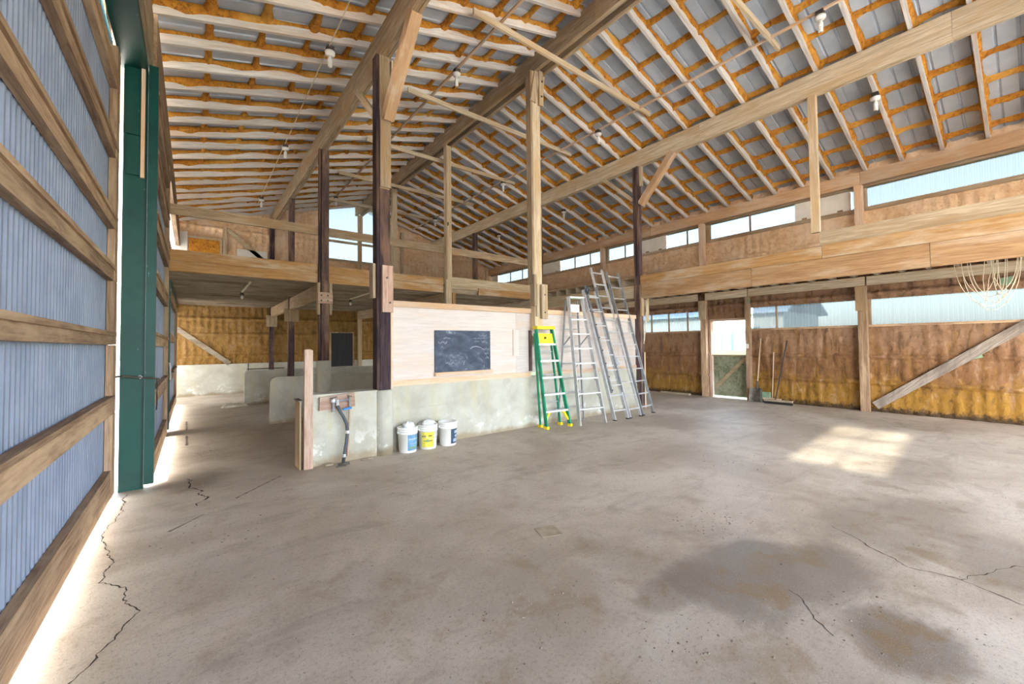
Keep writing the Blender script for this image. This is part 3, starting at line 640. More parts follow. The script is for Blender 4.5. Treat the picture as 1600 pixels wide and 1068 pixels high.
# post beside the chalkboard wall
p = post(2.215, Y0, 0.93, 5.88, 0.15, 0.17, 'tar', 'dark creosoted post on a round concrete pier left of the chalkboard', None, 3.88, 'grey')
pier(p, 2.21, Y0 - 0.02, 0.135, 0.93)
B(2.095, 2.138, Y0 - 0.075, Y0 + 0.09, 0.94, 5.88).build('side_ply', wood('tar', 'Z'), p)
B(2.30, 2.335, Y0 - 0.08, Y0 + 0.06, 0.95, 2.15).build('side_strip', wood('trim', 'Z'), p)
B(2.155, 2.315, Y0 - 0.145, Y0 - 0.086, 2.06, 2.74).build('splice_block', wood('pinkish', 'Z'), p)
bolt(p, (2.22, Y0 - 0.145, 2.56)); bolt(p, (2.265, Y0 - 0.145, 2.20))
B(2.03, 2.07, Y0 - 0.10, Y0 + 0.05, 2.26, 2.76).build('splice_block', wood('grey', 'Z'), p)
B(2.14, 2.30, Y0 - 0.11, Y0 - 0.087, 3.9, 5.05).build('cheek_board', wood('grey', 'Z'), p)
BAR((X1, Y0 - 0.12, 4.93), (X1, Y0 - 1.10, 5.90), 0.15, 0.17).build('knee_brace', wood('fresh', 'D'), p)
BAR((X1 - 0.05, Y0 + 0.10, 4.97), (X1 - 0.05, Y0 + 1.10, 5.92), 0.045, 0.11).build('knee_brace', wood('pale', 'E'), p)
B(2.33, 2.36, Y0 - 0.06, Y0 + 0.04, 5.25, 5.88).build('cheek_board', wood('pale', 'Z'), p)
# ridge post
p = post(5.225, Y0 - 0.01, 1.86, 6.87, 0.19, 0.14, 'pale', 'tall pale ridge post right of the chalkboard, behind the green stepladder')
B(5.09, 5.13, Y0 - 0.07, Y0 + 0.07, 2.74, 6.87).build('side_ply', wood('grey', 'Z'), p)
B(5.09, 5.145, Y0 - 0.12, Y0 - 0.072, 2.30, 2.90).build('splice_block', wood('grey', 'Z'), p)
B(5.15, 5.20, Y0 - 0.13, Y0 - 0.072, 2.10, 2.72).build('splice_block', wood('pale', 'Z'), p)
B(5.255, 5.40, Y0 - 0.15, Y0 - 0.10, 2.06, 2.72).build('splice_block', wood('pale', 'Z'), p); bolt(p, (5.33, Y0 - 0.15, 2.52)); bolt(p, (5.33, Y0 - 0.15, 2.18))
B(5.27, 5.375, Y0 - 0.13, Y0 - 0.072, 6.22, 6.90).build('cheek_board', wood('pale', 'Z'), p); bolt(p, (5.325, Y0 - 0.13, 6.40), r=0.02); bolt(p, (5.34, Y0 - 0.13, 6.70), r=0.02)
BAR((5.13, Y0 - 0.09, 6.25), (5.30, Y0 - 0.09, 7.16), 0.035, 0.14, upv=(1, 0, 0)).build('gusset', wood('grey', 'Z'), p)
BAR((5.40, Y0 - 0.05, 6.45), (5.47, Y0 - 0.05, 6.98), 0.03, 0.04, upv=(1, 0, 0)).build('gusset', wood('pale', 'Z'), p)
# post at the loft corner, behind the ladders
p = post(8.575, Y0, 0.0, 5.89, 0.13, 0.15, 'tarlit', 'dark purple-brown post at the loft corner right of the leaning ladders')
B(8.505, 8.508, Y0 - 0.03, Y0 + 0.03, 3.2, 5.85).build('side_ply', wood('tar', 'Z'), p)
B(8.50, 8.52, Y0 - 0.12, Y0 - 0.08, 2.25, 2.98).build('splice_block', wood('pale', 'Z'), p)
B(8.45, 8.56, Y0 - 0.16, Y0 - 0.121, 2.22, 2.66).build('splice_block', wood('grey', 'Z'), p)
B(8.72, 8.80, Y0 - 0.13, Y0 - 0.09, 2.10, 2.66).build('splice_block', wood('pale', 'Z'), p)
B(8.60, 8.70, Y0 - 0.075, Y0 + 0.07, 0.0, 1.35).build('foot_board', wood('trim', 'Z'), p)
BAR((X3 - 0.01, Y0 - 0.10, 4.95), (X3 - 0.01, Y0 - 0.98, 5.92), 0.14, 0.15).build('knee_brace', wood('fresh', 'D'), p)
BAR((X3 - 0.03, Y0 + 0.10, 5.10), (X3 - 0.03, Y0 + 1.08, 5.98), 0.045, 0.09).build('knee_brace', wood('pale', 'E'), p)
B(8.56, 8.64, Y0 - 0.14, Y0 - 0.09, 5.40, 5.89).build('cheek_board', wood('pale', 'Z'), p)
for k_, dx in enumerate((0.0, 0.03, 0.055)):
    MB().tube([(8.67 + dx, Y0 - 0.12, 2.62), (8.64 + dx, Y0 - 0.15, 2.35), (8.60 + dx * .4, Y0 - 0.12, 1.9 - .1 * k_), (8.60, Y0 - 0.10, 1.55)], 0.006, 6).build('cable', M['wire'], p)
# second row
p = post(X1 + 0.02, 9.50, 1.27, 5.88, 0.15, 0.10, 'tarlit', 'dark post on a tall round pier where railing and loft meet')
pier(p, X1, 9.48, 0.145, 1.27)
B(2.13, 2.17, 9.46, 9.54, 1.27, 5.88).build('side_ply', wood('tar', 'Z'), p)
B(2.10, 2.40, 9.40, 9.445, 2.50, 2.74).build('splice_block', wood('pinkish', 'X'), p)
for x in (2.10, 2.345): B(x, x + 0.055, 9.447, 9.54, 2.26, 2.95).build('splice_block', wood('grey', 'Z'), p)
for a in ((2.17, 2.56), (2.17, 2.67), (2.30, 2.56), (2.30, 2.67)): bolt(p, (a[0], 9.40, a[1]), r=0.02)
p = post(X1, 13.24, 0.0, 5.88, 0.15, 0.16, 'tarlit', 'dark post standing by the second concrete stall divider')
B(2.05, 2.43, 13.12, 13.155, 2.30, 2.66).build('splice_block', wood('grey', 'Z'), p)
p = post(X1 - 0.02, 16.78, 0.0, 5.88, 0.15, 0.10, 'tar', 'darkest slim post against the far gable wall, left of the others')
B(2.05, 2.38, 16.68, 16.725, 2.30, 2.70).build('splice_block', wood('grey', 'Z'), p)
p = post(XR, 9.50, 0.0, 6.87, 0.17, 0.10, 'pale', 'pale ridge post rising behind the chalkboard wall')
B(5.22, 5.26, 9.42, 9.448, 3.3, 6.87).build('side_ply', wood('grey', 'Z'), p); B(5.16, 5.46, 9.36, 9.42, 2.14, 2.34).build('splice_block', wood('pale', 'X'), p)
B(5.40, 5.48, 9.42, 9.50, 2.34, 2.96).build('splice_block', wood('orange', 'Z'), p); B(5.25, 5.28, 9.40, 9.447, 4.72, 4.80).build('switch_box', M['steel'], p)
post(XR + 0.03, 13.24, 0.0, 6.87, 0.16, 0.15, 'pale', 'pale ridge post half hidden behind the dark creosoted post')
p = post(XR, 16.76, 0.0, 6.87, 0.15, 0.10, 'grey', 'gable post between the two bright upper window panes')
B(5.22, 5.40, 16.66, 16.70, 6.1, 6.86).build('cheek_board', wood('pale', 'Z'), p)
post(X3 - 0.02, 9.50, 0.0, 5.89, 0.14, 0.10, 'tarlit', 'dark loft-side post hidden behind the tall pale ridge post')
post(X3 - 0.02, 13.24, 0.0, 5.89, 0.15, 0.15, 'tarlit', 'reddish dark post in the loft between railing and far roof slope')
post(X3 - 0.005, 2.30, 3.47, 5.89, 0.09, 0.12, 'pale', 'slim pale strut from the plywood loft edge up to the roof beam')
# posts in the outer wall
def wpost(y, lab, z1=5.06):
    p = thing('wall_post', (X4, y, 0), lab, 'post')
    B(11.745, 11.89, y - 0.075, y + 0.075, 0, 2.785).build('lower_shaft', wood('brown', 'Z'), p); B(11.745, 11.89, y - 0.07, y + 0.07, 3.19, z1).build('upper_shaft', wood('trim', 'Z'), p)
    B(11.70, 11.743, y - 0.10, y + 0.10, 2.24, 2.785).build('bracket_board', wood('grey', 'Z'), p); return p
wpost(2.35, 'weathered wall post at the foot of the diagonal brace'); wpost(5.95, 'wall post on the ladder side of the half door')
wpost(9.65, 'wall post hidden by the ladders, its top between two clerestory panes'); wpost(13.3, 'farthest wall post of the long outer wall')
p = thing('wall_post', (11.82, 4.75, 0), 'door post carrying a small light switch, beside the shovel', 'post')
B(11.75, 11.90, 4.70, 4.80, 0, 2.785).build('shaft', wood('brown', 'Z'), p); B(11.735, 11.749, 4.72, 4.775, 1.40, 1.52).build('switch_plate', M['ivory'], p)
B(11.72, 11.75, 4.66, 4.72, 2.60, 2.70).build('junction_box', M['bin'], p)

# ---- railing on the loft edge
rl = thing('loft_railing', (4, 9.6, 3.4), 'grey timber railing rail running across the loft front', 'railing')
for x0, x1 in ((-0.36, 2.16), (2.345, 5.215), (5.40, 8.50)): B(x0, x1, 9.545, 9.585, 4.0, 4.19).build('rail', wood('grey', 'X'), rl)

# ---- stall dividers of concrete
for y, x0, h, lab in ((9.66, 1.26, 0.95, 'middle concrete stall divider with a rounded top corner'), (13.36, 1.13, 0.93, 'far whitewashed concrete stall divider by the gable')):
    pl = [(x0, 0), (6.6, 0), (6.6, h), (x0 + 0.10, h), (x0 + 0.03, h - 0.03), (x0, h - 0.10)]
    o = MB().prism(pl, lambda a, b, t: (a, t, b), y, y + 0.14).build('stall_divider', M['conc']); tag(o, lab, 'divider')
sr = thing('pipe_rail', (1.6, 13.3, 0.93), 'thin steel bar bolted on top of the far stall divider', 'bar')
MB().tube([(1.18, 13.43, 0.97), (2.1, 13.43, 0.97)], 0.014, 6).build('bar', M['steel'], sr); MB().tube([(1.22, 13.43, 0.93), (1.22, 13.43, 1.14)], 0.014, 6).build('pin', M['steel'], sr)

# ---- lights and wiring
def conduit(x, y0, y1, r, lab, m):
    z = zr(x) - r - 0.012; o = MB().tube([(x, y0 + (y1 - y0) * i / 24, z - (0.015 * (i % 2) if r < 0.01 else 0)) for i in range(25)], r, 6).build('conduit', M[m]) if m else B(x - 0.02, x + 0.02, y0, y1, z - 0.012, z + 0.0 + r).build('conduit', wood('trim', 'Y'))
    return tag(o, lab, 'conduit')
conduit(1.60, YN, 15.4, 0.008, 'thin bare cable strung under the rafters beside the sliding doors', 'wire')
conduit(3.88, YN, 16.4, 0.02, 'pale wiring strip between ridge and dark creosoted post line', None)
conduit(7.45, YN, 16.4, 0.02, 'pale wiring strip on the roof slope toward the ladders', None)
BH = []
def bulb(x, y, lab, grp, drop=0.0):
    z = zr(x) - 0.03 - drop; o = thing('ceiling_bulb', (x, y, z), lab, 'bulb', grp)
    if not BH:
        BH.append(MB().box(-0.05, 0.05, -0.05, 0.05, -0.035, 0.035).mesh('box', M['steel'])); BH.append(MB().lathe([(0.04, -0.035), (0.075, -0.045), (0.07, -0.085), (0.03, -0.10)], (0, 0, 0), 16).mesh('socket', M['white'], smooth=True))
        mb = MB(); mb.lathe([(0.022, -0.10), (0.026, -0.14), (0.034, -0.15), (0.036, -0.20), (0.02, -0.21)], (0, 0, 0), 14)
        hel = [(0.024 * math.cos(t * 0.7), 0.024 * math.sin(t * 0.7), -0.205 - 0.0022 * t) for t in range(36)]; mb.tube(hel, 0.011, 6); BH.append(mb.mesh('spiral_tube', M['white'], smooth=True))
    for n, me in zip(('box', 'socket', 'spiral_tube'), BH): inst(n, me, o, (0, 0, 0))
for y, l in ((6.52, 'nearest to the big knee brace'), (10.32, 'second along the cable'), (14.4, 'farthest along the cable')): bulb(1.62, y, 'white spiral bulb on the thin cable, ' + l, 'bulbs on the door-side cable', 0.02)
for y, l in ((6.57, 'nearest, by the collar tie'), (14.77, 'farthest, before the gable window')): bulb(3.88, y, 'white spiral bulb on the wiring strip left of the ridge, ' + l, 'bulbs left of the ridge', 0.04)
for y, l in ((1.86, 'nearest, high up'), (6.16, 'just right of the tall ridge post'), (9.88, 'between the two pale ridge posts'), (14.34, 'farthest and smallest')): bulb(7.45, y, 'spiral bulb on the strip right of the ridge, ' + l, 'bulbs right of the ridge', 0.04)
for y, l in ((1.63, 'near the slim strut'), (9.43, 'over the ladders'), (13.03, 'farthest, by the reddish post')): bulb(9.60, y, 'white spiral bulb on a rafter above the loft, ' + l, 'bulbs above the loft', 0.0)
# lights under the loft
for x, y0, y1, lab in ((0.95, 10.2, 12.0, 'bare pipe conduit with a bulb under the loft near the sliding doors'), (3.6, 10.0, 12.2, 'bare pipe conduit with a bulb under the loft behind the dark posts')):
    o = thing('loft_light', (x, y0, 2.9), lab, 'light'); MB().tube([(x, y0, 2.945), (x, y1, 2.945)], 0.022, 8).build('pipe', M['wire'], o)
    MB().lathe([(0.03, 0.0), (0.045, -0.03), (0.04, -0.07)], (x, y1, 2.92), 12).build('socket', M['steel'], o, True); MB().lathe([(0.015, -0.07), (0.03, -0.10), (0.032, -0.13), (0.012, -0.16)], (x, y1, 2.92), 12).build('bulb', M['white'], o, True)

# ================================================================== THINGS
# chalkboard
cb = thing('chalkboard', (3.62, PF, 1.10), 'slate chalkboard smeared with chalk, hung on the pinkish board wall', 'chalkboard')
FY = PF - 0.022
B(3.085, 4.175, FY, PF - 0.001, 1.135, 1.815).build('slate', M['slate'], cb)
B(3.075, 4.20, PF - 0.07, PF - 0.001, 1.075, 1.132).build('chalk_ledge', wood('trim', 'X'), cb)
def stroke(pts, r=0.0035): MB().tube([(x, FY - 0.001, z) for x, z in pts], r, 5).build('chalk_mark', M['chalk'], cb)
def scrawl(x0, z0, w, h, n, sd):
    rr = random.Random(sd); n *= 3; return [(x0 + w * i / n + 0.009 * math.cos(i * 1.3 + sd), z0 + h * (0.35 * math.sin(i * 1.3 + sd) * rr.uniform(0.3, 1.3) + 0.25 * math.sin(i * 0.37 + sd))) for i in range(n + 1)]
stroke(scrawl(3.93, 1.735, 0.17, 0.035, 12, 1)); stroke([(3.82, 1.682), (4.12, 1.69)]); stroke(scrawl(3.84, 1.632, 0.11, 0.012, 6, 5)); stroke(scrawl(3.98, 1.632, 0.12, 0.045, 9, 2))
stroke([(3.75, 1.50), (3.80, 1.535), (3.88, 1.545), (3.96, 1.525), (4.02, 1.49)], 0.009); stroke(scrawl(4.03, 1.50, 0.11, 0.07, 9, 3)); stroke(scrawl(4.05, 1.42, 0.09, 0.06, 8, 8)); stroke(scrawl(4.07, 1.35, 0.07, 0.05, 7, 4))
stroke([(3.68, 1.375), (3.70, 1.335)], 0.006); stroke([(4.04, 1.215), (4.035, 1.17)], 0.007); stroke([(3.27, 1.33), (3.275, 1.28)], 0.005); stroke(scrawl(3.28, 1.27, 0.26, 0.05, 14, 6), 0.006); stroke([(3.60, 1.30), (3.64, 1.24)], 0.006); stroke([(3.65, 1.31), (3.61, 1.23)], 0.006)
stroke(scrawl(3.15, 1.62, 0.16, 0.05, 10, 9), 0.007); stroke(scrawl(3.24, 1.69, 0.12, 0.03, 7, 11), 0.006)

# upright plank at the end of the concrete wing
pk = thing('upright_plank', (1.18, 5.80, 0), 'weathered pink plank standing upright at the end of the concrete wall', 'plank')
MB().prism([(1.13, 0.0), (1.235, 0.0), (1.232, 1.52), (1.195, 1.535), (1.135, 1.53)], lambda a, b, t: (a, t, b), 5.77, 5.82).build('board', wood('pinkish', 'Z'), pk)
B(1.085, 1.10, 5.80, 6.10, 0.0, 0.86).build('edge_strip', wood('grey', 'Z'), pk); B(1.07, 1.125, 5.80, 6.10, 0.86, 0.88).build('cap', M['steel'], pk)

# tap board with pipes and hose
tb = thing('tap_manifold', (1.6, 5.80, 0.6), 'water tap manifold on a brown board with a grey hose hanging to the floor', 'tap')
MB().prism([(1.315, 0.725), (1.775, 0.745), (1.765, 0.935), (1.32, 0.90)], lambda a, b, t: (a, t, b), 5.795, 5.828).build('backing_board', wood('pinkish', 'X'), tb)
Yp = 5.765
MB().tube([(1.48, Yp, 0.70), (1.48, Yp, 0.86)], 0.018, 8).tube([(1.48, Yp, 0.83), (1.69, Yp, 0.85)], 0.013, 8).tube([(1.69, Yp, 0.88), (1.69, Yp, 0.74)], 0.013, 8).build('pipe', M['alu_dark'], tb)
MB().lathe([(0.028, 0), (0.034, 0.02), (0.028, 0.05), (0.016, 0.06)], (1.48, Yp, 0.82), 10).build('tap_body', M['alu'], tb); MB().tube([(1.53, Yp - 0.01, 0.86), (1.53, Yp - 0.01, 0.78)], 0.02, 8).build('tap_body', M['alu'], tb)
MB().bar((1.44, Yp, 0.885), (1.53, Yp, 0.895), 0.02, 0.01).build('lever', M['steel'], tb); BAR((1.66, Yp, 0.905), (1.72, Yp, 0.885), 0.02, 0.01).build('lever', M['steel'], tb)
MB().bar((1.60, Yp - 0.02, 0.725), (1.71, Yp - 0.02, 0.735), 0.03, 0.025).build('valve_handle', M['blue'], tb)
MB().tube([(1.69, Yp, 0.74), (1.69, 5.80, 0.45), (1.68, 5.81, 0.08)], 0.012, 6).build('rusty_pipe', wood('pinkish', 'Z'), tb)
hp = [(1.53, Yp - 0.01, 0.78), (1.55, Yp - 0.02, 0.72), (1.60, Yp - 0.03, 0.63), (1.645, Yp - 0.035, 0.52), (1.65, Yp - 0.04, 0.42), (1.635, Yp - 0.05, 0.28), (1.60, Yp - 0.07, 0.12), (1.585, Yp - 0.08, 0.02)]
MB().tube(hp, 0.021, 10).build('hose', M['hose'], tb, True)
for i in (4, 6): MB().tube([Vector(hp[i]) + Vector((0, 0, .02)), Vector(hp[i]) - Vector((0, 0, .02))], 0.026, 10).build('hose_clamp', M['alu'], tb)
MB().box(1.52, 1.66, 5.655, 5.68, 0.002, 0.03).box(1.48, 1.60, 5.60, 5.63, 0.002, 0.016).build('coupling', M['steel'], tb)
for i, (x, y, s_, lab) in enumerate(((1.42, 5.74, 0.05, 'rubble lump under the hanging hose'), (1.95, 5.72, 0.035, 'broken mortar chip beside the round concrete pier'), (1.86, 5.73, 0.028, 'flat dark mortar chip between hose and concrete pier'))):
    mb = MB().grid(8, 6, lambda u, v: (x + s_ * 1.4 * math.cos(u * 6.283) * math.sin(v * 3.1416) * (1 + .3 * fbm(u * 4, v * 4, i)), y + s_ * math.sin(u * 6.283) * math.sin(v * 3.1416), s_ * 0.6 * (1 - math.cos(v * 3.1416)) * 0.7)); o = mb.build('rubble', M['patch'], None, False); tag(o, lab, 'rubble')

# buckets
def bucket(x, y, lab, lm, rot, handle_up=False, marks=None):
    o = thing('bucket', (x, y, 0), lab, 'bucket', 'white pails by the concrete wall')
    pr = [(0.0, 0.004), (0.122, 0.0), (0.127, 0.01), (0.140, 0.27), (0.148, 0.272), (0.148, 0.285), (0.141, 0.287), (0.142, 0.305), (0.150, 0.307), (0.150, 0.32), (0.143, 0.322), (0.144, 0.34), (0.152, 0.342), (0.152, 0.365), (0.146, 0.37), (0.138, 0.368), (0.118, 0.02), (0, 0.02)]
    MB().lathe(pr, (x, y, 0), 36, False).build('pail', M['white'], o, True)
    def arc(a0, a1, z0, z1, m, nm, off=0.0015):
        mb = MB().grid(12, 2, lambda u, v: ((x + (0.127 + 0.013 * (z0 + (z1 - z0) * v - .01) / .26 + off) * math.cos(a0 + (a1 - a0) * u)), y + (0.127 + 0.013 * (z0 + (z1 - z0) * v - .01) / .26 + off) * math.sin(a0 + (a1 - a0) * u), z0 + (z1 - z0) * v)); return mb.build(nm, M[m], o, True)
    arc(rot - 0.75, rot + 0.75, 0.035, 0.262, lm, 'label')
    for k_, (a, b, z0, z1, m) in enumerate(marks or ()): arc(rot + a, rot + b, z0, z1, m, 'print', 0.0025)
    hc = []
    for i in range(17):
        a = math.pi * i / 16
        if handle_up: hc.append((x + 0.156 * math.cos(a) * 0.98, y + 0.03 * math.sin(a), 0.30 + 0.15 * math.sin(a)))
        else: hc.append((x + 0.158 * math.cos(a), y - 0.158 * math.sin(a) * 0.75 - 0.02 * math.sin(a), 0.30 - 0.14 * math.sin(a)))
    if handle_up is not None: MB().tube(hc, 0.003, 6).build('handle', M['alu'], o)
    for sg in (-1, 1): MB().tube([(x + sg * 0.14, y, 0.30), (x + sg * 0.162, y, 0.30)], 0.014, 8).build('handle_lug', M['white'], o)
    return o
bucket(2.535, 5.79, 'white pail with a blue label, nearest the round pier', 'label_blue', math.radians(-70), None, ((-0.6, 0.6, 0.19, 0.21, 'label_pale'), (-0.5, 0.5, 0.13, 0.14, 'label_pale'), (-.6, .3, .06, .09, 'bin')))
bucket(2.865, 5.79, 'white pail with a yellow label, middle of the three', 'label_yellow', math.radians(-118), False, ((-0.45, 0.55, 0.125, 0.137, 'ink'), (-0.1, 0.15, 0.115, 0.15, 'bin'), (-0.6, -0.2, 0.19, 0.21, 'ink'), (0.1, 0.5, 0.2, 0.215, 'ink')))
bucket(3.20, 5.77, 'white pail with a dark label and its wire handle raised', 'label_navy', math.radians(-55), True, ((-0.3, 0.3, 0.19, 0.235, 'label_pale'), (-0.2, 0.2, 0.13, 0.17, 'label_pale'), (-0.45, 0.45, 0.06, 0.11, 'label_pale')))
def baggy(x, y, z, rx, rz, lab, sd):
    mb = MB().grid(22, 14, lambda u, v: (x + rx * math.cos(u * 6.2832) * math.sin(v * 3.1416) * (1 + .45 * fbm(math.cos(u * 6.2832) * 2 + sd, math.sin(u * 6.2832) * 2, v * 3)), y + rx * 0.8 * math.sin(u * 6.2832) * math.sin(v * 3.1416) * (1 + .45 * fbm(math.cos(u * 6.2832) * 2 + sd, math.sin(u * 6.2832) * 2 + 4, v * 3)), z - rz * math.cos(v * 3.1416) * (1 + .5 * fbm(math.cos(u * 6.2832) * 3, math.sin(u * 6.2832) * 3 + sd, v * 2))))
    return tag(mb.build('plastic_bag', M['bag'], None, True), lab, 'bag')
baggy(2.55, 5.80, 0.355, 0.095, 0.075, 'crumpled white plastic bag stuffed in the blue-label pail', 1); baggy(2.88, 5.80, 0.36, 0.10, 0.07, 'crumpled white plastic bag stuffed in the yellow-label pail', 5)

# ---- ladders
def rails2(mb, a, b, w, h): return mb.bar(a, b, w, h, upv=(0, 1, 0))
def lerp(a, b, t): return tuple(a[i] + (b[i] - a[i]) * t for i in range(3))
# green stepladder, folded and leaning
g_ = thing('stepladder', (5.4, 5.6, 0), 'green fibreglass stepladder with a yellow top, folded against the wall', 'ladder')
FLb, FRb = (5.17, 5.60, 0.02), (5.71, 5.53, 0.02); FLt, FRt = (5.115, 5.80, 1.86), (5.485, 5.765, 1.86)
for a, b in ((FLb, FLt), (FRb, FRt)): BAR(a, b, 0.028, 0.075, upv=(0, 1, 0)).build('front_rail', M['glass_green'], g_)
off = Vector((-0.015, 0.11, 0)); RLt, RRt = Vector(FLt) + Vector((0, 0.045, -0.08)), Vector(FRt) + Vector((0, 0.045, -0.08))
RLb, RRb = (5.20, 5.80, 0.02), (5.66, 5.74, 0.02)
for a, b in ((RLb, RLt), (RRb, RRt)): BAR(a, b, 0.024, 0.04, upv=(0, 1, 0)).build('rear_rail', M['glass_green'], g_)
for t in (0.16, 0.33, 0.50, 0.67, 0.84):
    a, b = lerp(FLb, FLt, t), lerp(FRb, FRt, t); BAR(a, b, 0.09, 0.036, upv=(0, 0, 1)).build('step', M['alu'], g_)
for t in (0.25, 0.55, 0.8): BAR(lerp(RLb, RLt, t), lerp(RRb, RRt, t), 0.02, 0.02).build('rear_bar', M['alu_dark'], g_)
MB().bar((5.09, 5.80, 1.885), (5.51, 5.765, 1.885), 0.15, 0.06).build('top_cap', M['yellow'], g_)
BAR(lerp(FLb, FLt, .90), lerp(FRb, FRt, .90), 0.012, 0.20, upv=(0, .1, 1)).build('tool_panel', M['yellow'], g_)
MB().tube([(5.30, 5.755, 1.69), (5.302, 5.735, 1.69)], 0.022, 10).build('emblem', M['ink'], g_)
for a in (FLb, FRb, RLb, RRb): B(a[0] - 0.03, a[0] + 0.03, a[1] - 0.045, a[1] + 0.045, 0.0, 0.05).build('foot', M['yellow'], g_)
for a, b, c_ in ((FLb, FLt, 1), (FRb, FRt, -1)):
    q = lerp(a, b, 0.155); w_ = lerp(a, b, 0.06); MB().tube([(q[0] + 0.15 * c_, q[1], q[2]), (q[0] + 0.085 * c_, q[1] - 0.01, q[2] - 0.035), (q[0] + 0.045 * c_, q[1] - 0.01, q[2] - 0.10), (w_[0] + 0.01 * c_, w_[1], w_[2])], [0.02, 0.028, 0.028, 0.02], 8).build('corner_brace', M['yellow'], g_)
# tall aluminium stepladder
a_ = thing('stepladder', (6.1, 5.4, 0), 'tall bare aluminium stepladder beside the green one', 'ladder')
FLb, FRb = (5.85, 5.40, 0.0), (6.47, 5.29, 0.0); FLt, FRt = (6.00, 5.80, 2.50), (6.33, 5.74, 2.50)
for a, b in ((FLb, FLt), (FRb, FRt)): BAR(a, b, 0.026, 0.07, upv=(0, 1, 0)).build('front_rail', M['alu'], a_)
RLb, RRb = (5.72, 5.86, 0.0), (6.40, 5.80, 0.0); RLt, RRt = (6.00, 5.88, 2.46), (6.30, 5.84, 2.46)
for a, b in ((RLb, RLt), (RRb, RRt)): BAR(a, b, 0.02, 0.035, upv=(0, 1, 0)).build('rear_rail', M['alu_dark'], a_)
for k_ in range(1, 8):
    t = k_ * 0.117 + 0.005; a, b = lerp(FLb, FLt, t), lerp(FRb, FRt, t); BAR(a, b, 0.08, 0.024).build('step', M['alu'], a_)
    if k_ <= 4:
        for p_, c_ in ((a, 1), (b, -1)): BAR((p_[0] + 0.10 * c_, p_[1] - .01, p_[2] - 0.005), (p_[0] - 0.01 * c_, p_[1] - .02, p_[2] - 0.13), 0.012, 0.012, upv=(0, 1, 0)).build('step_brace', M['alu_dark'], a_)
for t in (0.12, 0.24, 0.36, 0.48, 0.62, 0.76, 0.88): BAR(lerp(RLb, RLt, t), lerp(RRb, RRt, t), 0.018, 0.018).build('rear_bar', M['alu_dark'], a_)
BAR((5.985, 5.80, 2.515), (6.345, 5.74, 2.515), 0.15, 0.03).build('top_cap', M['alu'], a_); BAR((6.02, 5.84, 2.30), (6.31, 5.79, 2.30), 0.008, 0.16, upv=(0, 0, 1)).build('tool_panel', M['white'], a_)
for sx in (0, 1):
    f_ = lerp((FLb, FRb)[sx], (FLt, FRt)[sx], 0.70); r_ = lerp((RLb, RRb)[sx], (RLt, RRt)[sx], 0.62); BAR(f_, r_, 0.008, 0.025).build('spreader', M['alu_dark'], a_)
def ladder(name, lab, L, Rr, Lt, Rt, n, m, wide=0.06, double=False):
    o = thing(name, ((L[0] + Rr[0]) / 2, L[1], 0), lab, 'ladder', 'straight ladders leaning on the board wall')
    for a, b in ((L, Lt), (Rr, Rt)):
        BAR(a, b, 0.026, wide, upv=(0, 1, 0)).build('side_rail', M[m], o); B(a[0] - 0.025, a[0] + 0.025, a[1] - 0.04, a[1] + 0.03, 0.0, 0.02).build('foot', M['black'], o)
    for k_ in range(n):
        t = (k_ + 0.6) / n; BAR(lerp(L, Lt, t), lerp(Rr, Rt, t), 0.034, 0.026).build('rung', M['alu'], o)
    if double:   # fly section nested in front
        o1 = Vector((0.012, -0.062, 0)); lo = lambda a, b, t: tuple(Vector(lerp(a, b, t)) + o1)
        for a, b, s_ in ((L, Lt, 0.034), (Rr, Rt, -0.034)): BAR(tuple(Vector(lo(a, b, 0.20)) + Vector((s_, 0, 0))), tuple(Vector(lo(a, b, 1.03)) + Vector((s_, 0, 0))), 0.022, 0.05, upv=(0, 1, 0)).build('fly_rail', M['alu_dark'], o)
        for k_ in range(n - 2):
            t = 0.22 + 0.80 * (k_ + 0.3) / (n - 2); BAR(tuple(Vector(lo(L, Lt, t)) + Vector((.034, 0, 0))), tuple(Vector(lo(Rr, Rt, t)) - Vector((.034, 0, 0))), 0.03, 0.024).build('fly_rung', M['alu'], o)
        for k_ in range(8):
            for a, b in ((L, Lt),): q = lo(a, b, 0.22 + 0.1 * k_); MB().tube([(q[0] + .034, q[1] - .03, q[2]), (q[0] + .034, q[1] - .04, q[2])], 0.014, 8).build('rivet', M['black'], o)
        q = lo(L, Lt, 1.0); MB().tube([(q[0] - .04, q[1] - .05, q[2] + .02), (q[0] + 0.0, q[1] - .06, q[2] - .10), (q[0] + .05, q[1] - .05, q[2] + .0), (q[0] - .01, q[1] - .05, q[2] + .07), (q[0] - .05, q[1] - .05, q[2] - .05), (q[0] + .03, q[1] - .06, q[2] - .08)], 0.013, 6).build('rope', M['label_navy'], o)
        q = lo(Rr, Rt, 0.42); MB().tube([(q[0] - .04, q[1] - .04, q[2] + .12), (q[0] - .02, q[1] - .06, q[2] + .02), (q[0] + .05, q[1] - .05, q[2] - .02), (q[0] - .03, q[1] - .05, q[2] - .04)], 0.012, 6).build('rope', M['label_pale'], o)
    return o
ladder('extension_ladder', 'short double extension ladder with rope and black rivets', (6.78, 5.30, 0.01), (7.15, 5.26, 0.01), (6.68, 6.02, 2.74), (7.06, 6.00, 2.74), 9, 'alu', 0.07, True)
ladder('straight_ladder', 'tallest slim aluminium ladder, between the other two leaning ones', (7.25, 5.27, 0.01), (7.62, 5.27, 0.01), (7.24, 6.28, 3.32), (7.62, 6.28, 3.32), 12, 'alu', 0.05)
ladder('straight_ladder', 'leaning ladder with dull grey rails, nearest the loft corner post', (7.74, 5.30, 0.01), (8.20, 5.34, 0.01), (7.80, 6.28, 3.29), (8.24, 6.28, 3.29), 12, 'alu_dark', 0.06)

